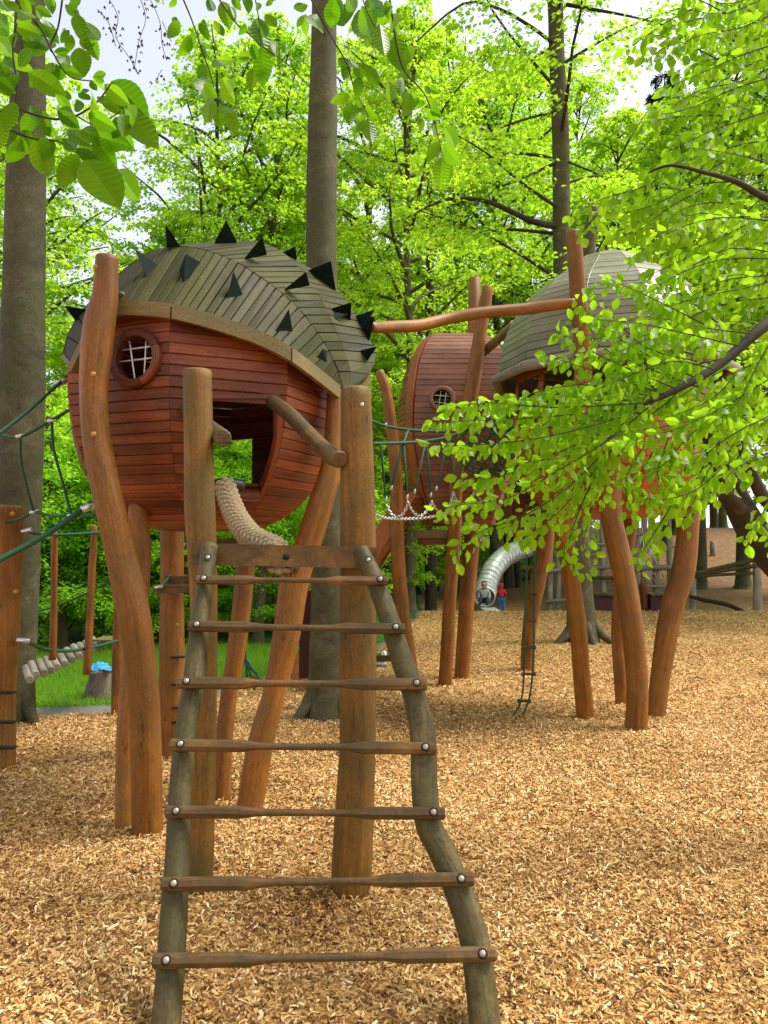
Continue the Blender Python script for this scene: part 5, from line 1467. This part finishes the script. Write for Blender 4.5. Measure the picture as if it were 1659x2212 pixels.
# ---- the three near trunks, measured on the photograph
def near_tree(label, raw, Y, H, roots, seed, lo, sp, nl, lv, limbs=(), crown=True, size=.11):
    base = at(raw[-1][0], raw[-1][1], Y); base.z = gz(base.x, base.y)
    t = thing('beech_tree', label, 'tree', base)
    P = [at(x, y, Y) for x, y, w in raw]; r_ = [px2m(w, Y) / 2 for x, y, w in raw]
    up = (P[0] - P[1]).normalized()
    top = [P[0] + up * (H - P[0].z) * f for f in (1, .66, .33)]
    P = top + P; r_ = [r_[0] * .25, r_[0] * .55, r_[0] * .8] + r_
    P.append(base - Vector((0, 0, .25))); r_.append(r_[-1] * 1.12)
    mb = MB().tube(P, r_, n=22, sub=4, wob=.022, seed=seed)
    for (dx, dy, ln, rw) in roots:
        d_ = Vector((dx, dy, 0)).normalized(); rb = r_[-2]
        mb.tube([base + d_ * rb * .55 + Vector((0, 0, .42)), base + d_ * rb * .95 + Vector((0, 0, .2)), base + d_ * (rb + ln * .5) + Vector((0, 0, .05)), base + d_ * (rb + ln) + Vector((0, 0, -.06))], [rw, rw * 1.05, rw * .8, rw * .4], n=10, sub=3, wob=.06, seed=seed + 3)
    tr = mb.build('trunk', MT['bark'], t)
    if limbs:
        for raw_l in limbs:
            pxtube('limb', raw_l, MT['barkdark'], t, n=8, sub=3)
    rs = random.Random(seed); rg = np.random.default_rng(seed)
    Pl, A, Nn = [], [], []
    lm = MB()
    for i in range(nl):
        f = i / nl
        h = lo + (H - lo) * f
        # trunk point at that height
        for q in range(len(P) - 1):
            if P[q].z >= h >= P[q + 1].z:
                c = P[q + 1].lerp(P[q], (h - P[q + 1].z) / (P[q].z - P[q + 1].z)); break
        else: c = P[0]
        az = i * 2.4 + rs.uniform(-.4, .4); L_ = sp * (1 - .6 * f) * rs.uniform(.7, 1.1); el = R(rs.uniform(0, 30) + 30 * f)
        d = Vector((math.cos(az) * math.cos(el), math.sin(az) * math.cos(el), math.sin(el)))
        pts = [c]
        for k in range(6):
            d = (d + Vector((rs.uniform(-.15, .15), rs.uniform(-.15, .15), -.05))).normalized(); pts.append(pts[-1] + d * L_ / 6)
        lm.tube(pts, [.05 * L_ / sp * (1 - .85 * k / 6) + .006 for k in range(7)], n=6, sub=1, cap=False)
        for j in range(14):
            s_ = .15 + .85 * j / 14; q = min(5, int(s_ * 6)); b0 = pts[q].lerp(pts[q + 1], s_ * 6 - q)
            ang = (1 if j % 2 else -1) * R(rs.uniform(25, 70)) + math.atan2(d.y, d.x)
            td = np.array([math.cos(ang), math.sin(ang), rs.uniform(-.3, .1)]); tl = L_ * .3 * (1.1 - .5 * s_) + .3
            n = lv; u = rg.uniform(.05, 1, n); sd_ = np.array([-math.sin(ang), math.cos(ang), 0]); lat = rg.normal(0, .13 * tl, n)
            pp = np.array(b0)[None] + np.outer(u * tl, td) + np.outer(lat, sd_); pp[:, 2] += rg.normal(0, .05, n) - .1 * tl * u ** 2
            ax = td[None] * .8 + np.outer(np.sign(lat), sd_) + rg.normal(0, .3, (n, 3)); ax[:, 2] -= rg.uniform(0, .8, n)
            nn = rg.normal(0, .4, (n, 3)); nn[:, 2] += 1
            Pl.append(pp); A.append(ax); Nn.append(nn)
    if nl:
        lm.build('limbs', MT['barkdark'], t)['kind'] = 'stuff'
        Pl, A, Nn = map(np.concatenate, (Pl, A, Nn)); n = len(Pl)
        cr = leaf_cloud('crown', Pl, A, Nn, size * rg.uniform(.7, 1.3, n), .36, np.clip(rg.normal(.4, .2, n), 0, 1))
        link_mesh('crown', cr, MT['leaf_bg'], t)['kind'] = 'stuff'
    return t
near_tree('thick grey beech trunk at the left edge behind the green ropes', [(66,0,62),(62,150,70),(57,350,80),(52,600,88),(48,800,95),(44,1000,92),(36,1300,88),(28,1480,88),(24,1556,96)], 8.75, 19, [(1, -.4, .16, .07), (-.4, -1, .15, .07)], 71, 11.5, 4.0, 14, 26)
near_tree('straight grey beech trunk rising behind the spiked playhouse', [(700,50,56),(697,250,64),(694,500,68),(697,800,68),(702,1100,67),(705,1272,66),(702,1440,68),(699,1545,78)], 8.9, 20, [(-1, -.6, .22, .07), (1, -.3, .14, .06)], 72, 12.0, 4.0, 14, 26)
near_tree('dark slender beech trunk with mossy flared foot behind the domed playhouse', [(1199,0,33),(1204,150,35),(1211,300,37),(1214,550,38),(1224,800,44),(1238,1050,50),(1250,1250,56),(1256,1340,62),(1257,1382,76)], 16.2, 19, [(1, -.4, .34, .10), (-1, -.5, .36, .11), (.2, -1, .2, .09)], 73, 5.2, 4.6, 26, 44,
          limbs=[[(1196,488,16,16.1),(1150,478,14,15.9),(1100,455,12,15.7),(1040,432,10,15.5),(960,432,7,15.3),(880,470,4,15.2)], [(1200,352,8,16.1),(1140,380,6,16),(1085,402,4,15.9)], [(1196,95,8,16.1),(1150,60,8,16),(1080,20,7,15.9),(1000,8,5,15.8),(900,90,3,15.7)], [(1200,240,7,16.1),(1120,262,5,15.9),(1060,285,4,15.8)], [(1225,10,9,16.1),(1280,20,7,15.8),(1360,35,5,15.6),(1440,55,3,15.4)], [(1228,350,5,16),(1290,375,3,15.8)]], size=.12)

# ------------------------------------------------------------------ near foliage
def fine_leaf(name, L_=1.0, W_=.56, teeth=9, pleat=.02, seed=0, droop=.12, fold=.16):
    """pleated leaf along +Y, face +Z, base at the origin, unit length"""
    mb = MB(); K = teeth * 2
    mid, lf, rt = [], [], []
    for k in range(K + 1):
        t = k / K
        w = W_ / 2 * (math.sin(math.pi * min(1, t ** .82)) ** .75) if 0 < t < 1 else 0
        if t > .86: w *= max(0, 1 - ((t - .86) / .14) ** 1.5) * .9 + .1 * (t < 1)
        tooth = (.035 if k % 2 else 0) * (0 < t < 1)
        zc = -droop * t * t
        z = pleat * (1 if k % 2 else -1)
        mid.append(mb.vert((0, t, zc)))
        if 0 < k < K:
            yb = t + .16 * (1 - t) * 1.0 * w * 2
            lf.append(mb.vert((-(w + tooth * .3), yb + tooth * .3, zc + fold * w + z))); rt.append(mb.vert((w + tooth * .3, yb + tooth * .3, zc + fold * w + z)))
        else: lf.append(mid[-1]); rt.append(mid[-1])
    for k in range(K):
        for s_, sg in ((lf, 1), (rt, -1)):
            q = [mid[k], mid[k + 1], s_[k + 1], s_[k]] if sg > 0 else [s_[k], s_[k + 1], mid[k + 1], mid[k]]
            q2 = []
            for x in q:
                if x not in q2: q2.append(x)
            if len(q2) > 2: mb.face(q2)
    me = mb.mesh(name)
    return me
FINE = [fine_leaf('leaf', W_=w, pleat=p, droop=d, fold=f) for w, p, d, f in ((.56, .008, .15, .15), (.62, .007, .32, .25), (.5, .009, .02, .35), (.58, .008, .5, .08), (.54, .008, -.2, .2))]
for me in FINE: me.materials.append(MT['leaf_horn'])
FB = [fine_leaf('leaf', W_=w, teeth=3, pleat=.012, droop=d, fold=f) for w, d, f in ((.66, .15, .34), (.60, .34, .46), (.70, .02, .24))]
for me in FB: me.materials.append(MT['leaf_near'])
def leaf_matrix(p, q, roll, lift=0.0):
    """base p, tip q, roll about the axis from facing the viewer"""
    y = (q - p); s_ = y.length; y.normalize()
    tocam = (EYE - p).normalized()
    z = (tocam - y * tocam.dot(y))
    if z.length < 1e-3: z = Vector((0, 0, 1))
    z.normalize(); x = y.cross(z)
    rot = Matrix((x, y, z)).transposed() @ Matrix.Rotation(roll, 3, 'Y')
    M = Matrix.Translation(p) @ rot.to_4x4() @ Matrix.Scale(s_, 4)
    return M
def place_leaf(me, M, parent, name='leaf', origin=Vector((0, 0, 0))):
    o = bpy.data.objects.new(name, me); COL.objects.link(o)
    o.parent = parent
    o.matrix_local = Matrix.Translation(-origin) @ M
    return o
HB_L = [((150,590),(215,770)),((330,665),(270,800)),((90,590),(50,720)),((325,640),(440,705)),((365,690),(510,865)),((505,760),(512,860)),((515,730),(572,852)),((400,590),(495,720)),((490,520),(582,652)),((530,480),(684,625)),((480,350),(628,485)),((460,370),(562,455)),((270,595),(335,655)),((290,560),(382,610)),
        ((150,470),(110,595)),((180,480),(215,592)),((120,310),(278,402)),((240,400),(318,440)),((330,430),(362,505)),((380,490),(505,560)),((420,520),(440,605)),((20,280),(62,352)),((30,230),(105,305)),((60,110),(175,150)),((0,100),(65,165)),((0,-5),(42,82)),((150,30),(218,62)),((150,150),(232,262)),((100,190),(205,230)),((340,205),(362,312)),
        ((300,130),(268,185)),((310,150),(298,212)),((330,60),(352,135)),((280,20),(345,75)),((370,130),(425,262)),((360,90),(432,190)),((400,335),(468,325)),((400,350),(472,372)),((280,300),(382,332)),((230,270),(208,325)),((255,280),(282,332)),((340,400),(392,448)),((350,560),(425,602)),((200,550),(258,582)),((0,270),(32,345)),((80,40),(152,112)),((-20,160),(70,240)),((-30,330),(40,430)),((60,440),(20,560)),((250,470),(330,540)),((430,420),(520,470)),((-10,470),(80,540)),((180,300),(130,380)),((300,240),(240,300)),
        ((20,20),(100,30)),((90,-20),(130,60)),((200,-20),(230,40)),((330,-10),(300,60)),((-20,60),(40,120)),((140,210),(80,290)),((70,160),(10,210)),((170,90),(240,150)),((20,380),(90,330)),((210,330),(300,290)),((300,480),(250,400)),((430,470),(360,410)),((560,500),(500,590)),((100,560),(140,640)),((20,520),(-10,640)),((440,640),(380,720)),((230,600),(180,690))]
HB_M = [((775,88),(732,165)),((820,150),(790,252)),((870,190),(892,252)),((880,280),(860,332)),((900,330),(848,428)),((910,420),(888,512)),((940,460),(952,555)),((960,340),(1015,445)),((980,480),(1025,575)),((960,5),(992,108)),((1000,30),(1018,92)),((900,-10),(922,58)),((1110,78),(1152,192)),((1085,220),(1028,282)),((1100,290),(1085,392)),((1130,200),(1142,362)),((1150,60),(1192,135)),((1110,10),(1130,58)),((1090,190),(1112,262)),((1330,22),(1266,42)),((1370,60),(1352,158)),((1320,60),(1308,135)),
        ((1440,-10),(1430,125)),((1490,15),(1502,145)),((1550,40),(1602,245)),((1570,150),(1645,182)),((1600,-5),(1652,62)),((1510,270),(1478,345)),((1540,270),(1562,335)),((1580,280),(1635,358)),((1550,330),(1550,402)),((1510,410),(1448,442)),((1520,440),(1500,545)),((1570,470),(1635,522)),((1590,510),(1602,630)),((1560,440),(1562,512)),
        ((1660+30,60),(1660+62,162)),((1660+50,150),(1660+72,335)),((1660+100,200),(1660+127,285)),((1660+20,350),(1660+30,445)),((1660+60,350),(1660+72,435)),((1660+110,400),(1660+100,485)),((1660+190,420),(1660+238,495)),((1660+150,430),(1660+108,462)),((1660+210,540),(1660+200,595)),((1660+260,545),(1660+325,635)),((1660+235,610),(1660+176,695)),((1660+255,620),(1660+315,715)),((1660+250,680),(1660+240,795)),((1660+160,510),(1660+165,562)),((1660+190,380),(1660+242,402)),((1660+10,0),(1660+20,85)),
        ((700,-15),(675,30)),((760,-10),(740,40)),((1000,-10),(1040,40)),((1060,-20),(1080,40)),((1180,-10),(1150,30)),((1500,-20),(1540,60)),((1640,100),(1660,240)),((1600,60),(1660+40,120)),((860,100),(900,150)),((930,90),(960,170)),((1460,250),(1520,300)),((930,250),(970,320)),((1060,100),(1040,160)),((1200,180),(1170,250)),((1660+110,300),(1660+60,360)),((1660+180,470),(1660+230,520)),((1660+270,700),(1660+290,780)),((880,360),(930,420)),((920,380),(880,430))]
def leafy(name, label, leaves, twigs, Y, dY, par_px, cat='branch'):
    t = thing(name, label, cat, at(par_px[0], par_px[1], Y))
    rs = random.Random(len(leaves))
    O = t.location.copy()
    for tw_ in twigs:
        raw = [(x * .5, y * .5, w, Y + rs.uniform(-.03, .03)) for x, y, w in tw_]
        pxtube('twig', raw, MT['barkdark'], t, n=6, sub=4, wob=.05)
    more = []
    for (bx_, by_), (tx, ty) in leaves:
        if rs.random() < .55:
            a = rs.uniform(-.9, .9); dx, dy = tx - bx_, ty - by_; f = rs.uniform(.55, .95)
            ox, oy = bx_ + rs.uniform(-25, 25), by_ + rs.uniform(-25, 10)
            more.append(((ox, oy), (ox + f * (dx * math.cos(a) - dy * math.sin(a)), oy + f * (dx * math.sin(a) + dy * math.cos(a)))))
    for (bx_, by_), (tx, ty) in leaves + more:
        Yl = Y + rs.uniform(-dY, dY)
        p = at(bx_ * .5, by_ * .5, Yl); q = at(tx * .5, ty * .5, Yl + rs.uniform(-.25, .25) * px2m(math.hypot(tx - bx_, ty - by_) * .5, Yl) * 2)
        place_leaf(rs.choice(FINE), leaf_matrix(p, q, R(rs.uniform(-38, 38)) + (math.pi if rs.random() < .5 else 0)), t, origin=O)
    return t
leafy('hornbeam_branch', 'dark drooping hornbeam branch with large pleated leaves in the top left corner', HB_L,
      [[(-80,510,7),(60,470,6),(130,490,5.5),(240,515,5),(330,500,4.5),(420,440,4),(480,360,3)], [(-60,520,5),(60,570,5),(150,600,4.5),(250,610,4),(330,660,3.5),(400,720,2.5)], [(100,-20,4.5),(55,200,4),(75,370,4),(60,470,4.5)], [(40,-40,5),(120,60,4.5),(180,130,4.5),(230,230,4),(300,330,3),(400,350,2.5)], [(270,-10,4.5),(250,120,4),(215,200,4),(230,230,3.5)], [(330,500,3.5),(420,540,3),(520,480,2.5)], [(300,-20,3),(340,80,2.5),(380,140,2)]], 1.75, .10, (0, 250))
leafy('hornbeam_branch', 'hanging hornbeam twigs with fresh pleated leaves along the top middle', HB_M,
      [[(780,-30,4),(830,90,3.5),(870,210,3),(915,340,2.6),(935,440,2.2),(960,500,2)], [(930,-30,4),(1010,90,3.6),(1080,150,3.2),(1130,200,3),(1260,290,2.2),(1330,370,1.8),(1410,400,1.5)], [(1330,-30,4.5),(1400,100,4),(1450,190,3.5),(1500,280,3),(1530,380,2.6),(1580,480,2.2),(1600,520,2)], [(1660+20,-30,4.5),(1660+55,200,4),(1660+90,310,3.5),(1660+170,400,3),(1660+210,500,2.6),(1660+240,620,2.2),(1660+255,690,1.8)], [(1560,-30,3),(1590,60,2.5),(1640,150,2)], [(1100,-20,3),(1120,100,2.4),(1130,250,2),(1115,320,1.5)]], 2.15, .12, (1100, -10))
# dry seed clusters on bare twigs against the sky
SDT = thing('seed_twig', 'bare twigs with dark dry seed clusters against the pale sky', 'twig', at(270, -20, 6.0))
rs = random.Random(3)
for tw_ in ([(460,-20),(510,70),(500,160),(560,250),(590,310)], [(600,-20),(630,80),(600,180),(580,300)], [(640,-20),(690,90),(700,190),(720,260)], [(420,40),(470,100),(500,200)], [(700,90),(740,180)], [(990,260),(1010,330)], [(700,300),(670,350)]):
    pxtube('twig', [(x * .5, y * .5, 1.6, 6.0) for x, y in tw_], MT['barkdark'], SDT, n=4, sub=3)
    mb = MB()
    for (x0, y0), (x1, y1) in zip(tw_, tw_[1:]):
        for k in range(5):
            f = rs.random(); c = at((x0 + (x1 - x0) * f + rs.uniform(-26, 26)) * .5, (y0 + (y1 - y0) * f + rs.uniform(-10, 20)) * .5, 6.0 + rs.uniform(-.1, .1))
            for q in range(4):
                d_ = Vector((rs.uniform(-.5, .5), rs.uniform(-.5, .5), -1)).normalized() * rs.uniform(.02, .04); s_ = Vector((rs.uniform(-1, 1), rs.uniform(-1, 1), .2)).normalized() * .008
                mb.face([mb.vert(c), mb.vert(c + d_ * .5 + s_), mb.vert(c + d_), mb.vert(c + d_ * .5 - s_)])
    mb.build('seed_cluster', MT['seed'], SDT)['kind'] = 'stuff'

# ---- the beech leaning in from the right
TB = thing('beech_tree', 'beech tree leaning in from the right with drooping sprays of bright fresh leaves', 'tree', (3.75, 4.9, gz(3.75, 4.9)))
TB0 = TB.location.copy()
b_ = TB0
MB().tube([b_ + Vector((0, 0, -.2)), b_ + Vector((0, 0, .1)), b_ + Vector((-.05, 0, .8)), b_ + Vector((-.1, -.1, 1.6)), b_ + Vector((.1, -.2, 3.2)), b_ + Vector((.2, -.2, 6)), b_ + Vector((.3, -.2, 9))], [.26, .2, .17, .15, .12, .09, .03], n=16, sub=4, wob=.04).build('trunk', MT['bark'], TB)
limb = lambda pts: pxtube('limb', pts, MT['barkdark'], TB, n=10, sub=4, wob=.06)
limb([(1960,1330,60,4.85),(1760,1280,70,4.8),(1659,1190,74,4.75),(1600,1100,64,4.7),(1560,1010,48,4.6),(1525,925,26,4.5),(1490,880,16,4.4)])
limb([(1700,1130,30,4.75),(1640,1060,26,4.6),(1600,960,20,4.4),(1560,905,14,4.2)])
limb([(1900,560,44,4.4),(1760,630,34,4.1),(1659,698,28,3.8),(1600,748,24,3.7),(1540,797,20,3.6),(1480,832,16,3.5),(1425,858,14,3.45),(1340,890,7,3.4),(1250,915,4,3.35)])
limb([(1440,856,10,3.45),(1412,835,9,3.45),(1398,800,8,3.5),(1394,780,6,3.5)])
limb([(1850,500,26,4.5),(1720,450,20,4.2),(1650,425,15,4.0),(1590,392,12,3.9),(1520,372,9,3.85),(1450,357,7,3.8),(1402,372,4,3.8)])
limb([(1600,1100,30,4.6),(1560,1060,20,4.4),(1520,1090,14,4.2),(1480,1120,8,4.1)])
TW = [[(1500,815),(1350,740),(1245,650)],[(1520,700),(1400,640),(1309,600)],[(1460,840),(1300,770),(1197,715)],[(1430,850),(1280,800),(1171,765)],[(1420,860),(1250,830),(1090,868)],[(1400,870),(1200,880),(1050,870),(964,885)],[(1390,880),(1180,900),(1000,910),(925,912)],
      [(1380,890),(1200,940),(1050,960),(940,962)],[(1380,900),(1200,980),(1080,1030),(985,1035)],[(1350,930),(1200,1020),(1100,1075),(1000,1090),(940,1103)],[(1330,950),(1230,1050),(1130,1115),(1043,1145),(1000,1180),(978,1208)],[(1330,960),(1250,1060),(1180,1130),(1120,1172)],
      [(1320,960),(1260,1080),(1235,1150),(1218,1205),(1255,1238)],[(1400,950),(1350,1040),(1372,1125)],[(1450,930),(1420,1020),(1440,1062)],[(1500,960),(1450,1090),(1395,1180),(1380,1222)],[(1659,820),(1560,880),(1450,930),(1330,960)],[(1659,900),(1580,940),(1500,1000),(1455,1030)],
      [(1690,560),(1560,560),(1450,600),(1380,650)],[(1690,640),(1550,660),(1430,720),(1330,760)],[(1690,480),(1560,470),(1450,500),(1360,560)],[(1690,980),(1610,1000),(1560,1040)],[(1680,760),(1600,800),(1540,860),(1450,900)],[(1600,748),(1480,720),(1390,700),(1290,690)],[(1560,905),(1470,960),(1400,1010),(1330,1040)],
      [(1540,797),(1450,780),(1340,820),(1240,860)],[(1480,832),(1400,900),(1300,930),(1180,960)],[(1600,960),(1540,1000),(1500,1080),(1480,1130)],[(1690,600),(1620,620),(1520,640),(1420,670)],[(1690,700),(1640,780),(1600,860),(1540,920)],[(1680,880),(1640,920),(1600,900),(1540,880)],
      [(1425,858),(1300,960),(1200,990),(1120,1000)],[(1425,858),(1330,900),(1230,920),(1100,930)],[(1690,1040),(1640,1120),(1610,1170)],[(1560,1010),(1500,1060),(1430,1080),(1390,1075)]]
TWU = [[(1690,20),(1600,60),(1500,80),(1430,130)],[(1690,90),(1600,120),(1510,160),(1440,190)],[(1690,160),(1590,190),(1500,230),(1420,250)],[(1690,230),(1600,260),(1520,290),(1440,330)],[(1700,300),(1610,310),(1500,340),(1400,372)],[(1590,392),(1500,400),(1420,440),(1350,460)],[(1520,372),(1460,420),(1400,470),(1330,500)],[(1650,425),(1590,470),(1500,500),(1400,520)],[(1690,380),(1650,350),(1570,330),(1490,320)],[(1690,430),(1620,480),(1540,520),(1440,560)],[(1700,520),(1630,500),(1560,540),(1480,580)],[(1690,-20),(1620,10),(1560,30),(1480,20)],[(1450,357),(1400,400),(1300,430),(1230,470)],[(1700,350),(1660,300),(1620,240),(1560,220)]]
rs = random.Random(77); LV = []
def sprig(raw, Y0, lsz, sub_gap, Ygap, spread=1.0):
    Yt = Y0 + rs.uniform(-Ygap, Ygap)
    n_ = len(raw)
    pts = [(x, y, 3.6 * (1 - .75 * k / (n_ - 1)), Yt - .12 * k / (n_ - 1)) for k, (x, y) in enumerate(raw)]
    pxtube('twig', pts, MT['barkdark'], TB, n=5, sub=3, wob=0)
    P = [at(x, y, Y) for x, y, w, Y in pts]
    dense = []
    for i in range(n_ - 1):
        for k in range(20): dense.append(P[i].lerp(P[i + 1], k / 20))
    dense.append(P[-1])
    d = 0; nxt = .05; sgn = 1
    gap = px2m(sub_gap, Yt)
    for i in range(1, len(dense)):
        d += (dense[i] - dense[i - 1]).length
        tip = i / len(dense)
        if d >= nxt:
            nxt += gap * rs.uniform(.7, 1.3); sgn = -sgn
            tg = (dense[i] - dense[i - 1]).normalized()
            sv = tg.cross(Vector((0, -1, 0.35)).normalized()).normalized() * sgn
            sl = gap * rs.uniform(.6, 2.6) * spread * (1.15 - .75 * tip)
            dirn = (tg * .8 + sv * .8 + Vector((0, rs.uniform(-.5, .5), -.25))).normalized()
            m_ = max(1, int(sl / (lsz * .62)))
            for k in range(m_ + 1):
                b0 = dense[i] + dirn * sl * k / max(1, m_) + Vector((0, 0, -.05 * (k / max(1, m_)) ** 2 * sl))
                s2 = 1 if k % 2 else -1
                ld = (dirn * .7 + sv * .5 * s2 + Vector((rs.uniform(-.3, .3), rs.uniform(-.6, .6), -rs.uniform(.3, 1.3)))).normalized()
                LV.append((b0, b0 + ld * lsz * rs.uniform(.6, 1.3), R(rs.uniform(-65, 65)) + (math.pi if rs.random() < .4 else 0)))
for r_ in TW: sprig(r_, 3.40, .048, 12.5 if r_[-1][1] < 1000 else 15, .25)
for r_ in TW:
    if True: sprig([(x + rs.uniform(12, 50), y + rs.uniform(-40, 15)) for x, y in r_], 3.75, .047, 15 if r_[-1][1] < 1000 else 24, .25)
for r_ in TWU: sprig(r_, 4.4, .062, 15, .4)
for r_ in TWU: sprig([(x + rs.uniform(8, 45), y + rs.uniform(-40, 40)) for x, y in r_], 4.8, .066, 16, .4)
# fill-in sprays deeper in the crown on the right
for k in range(48):
    x = rs.uniform(1480, 1720); y = rs.uniform(520, 1000) if k % 2 else rs.uniform(0, 560); a = rs.uniform(2.4, 3.6)
    l_ = rs.uniform(90, 190)
    sprig([(x, y), (x + math.cos(a) * l_ * .5, y - math.sin(a) * l_ * .5 + 6), (x + math.cos(a) * l_, y - math.sin(a) * l_ + 26)], rs.uniform(4.2, 5.2), .068, 20, .2)
print('near leaves', len(LV))
# the 300 that show largest are leaf objects, the rest one mass
inv = [i for i, (p, q, r_) in enumerate(LV) if 0 < proj(p)[0] < 1659 and 0 < proj(p)[1] < 2212]
inv.sort(key=lambda i: (LV[i][0] - EYE).length)
top = set(inv[:300])
for i in inv[:300]:
    p, q, r_ = LV[i]; place_leaf(rs.choice(FB), leaf_matrix(p, q, r_), TB, origin=TB0)
protoV, protoF = [], []
for me in FB:
    v = np.empty(len(me.vertices) * 3, dtype=np.float32); me.vertices.foreach_get('co', v); protoV.append(v.reshape(-1, 3))
    me.calc_loop_triangles(); f = np.empty(len(me.loop_triangles) * 3, dtype=np.int32); me.loop_triangles.foreach_get('vertices', f); protoF.append(f.reshape(-1, 3))
VV, FF, TT, o_ = [], [], [], 0
for i, (p, q, r_) in enumerate(LV):
    if i in top: continue
    k = rs.randrange(3); M = np.array(leaf_matrix(p, q, r_))
    v = protoV[k] @ M[:3, :3].T + M[:3, 3]
    VV.append(v - np.array(TB0)); FF.append(protoF[k] + o_); o_ += len(v); TT.append(np.full(len(v), rs.uniform(0, .35)))
me = np_mesh('foliage', np.concatenate(VV), np.concatenate(FF), np.concatenate(TT))
me.materials.append(MT['leaf_near'])
o = bpy.data.objects.new('foliage', me); COL.objects.link(o); o.parent = TB; o['kind'] = 'stuff'
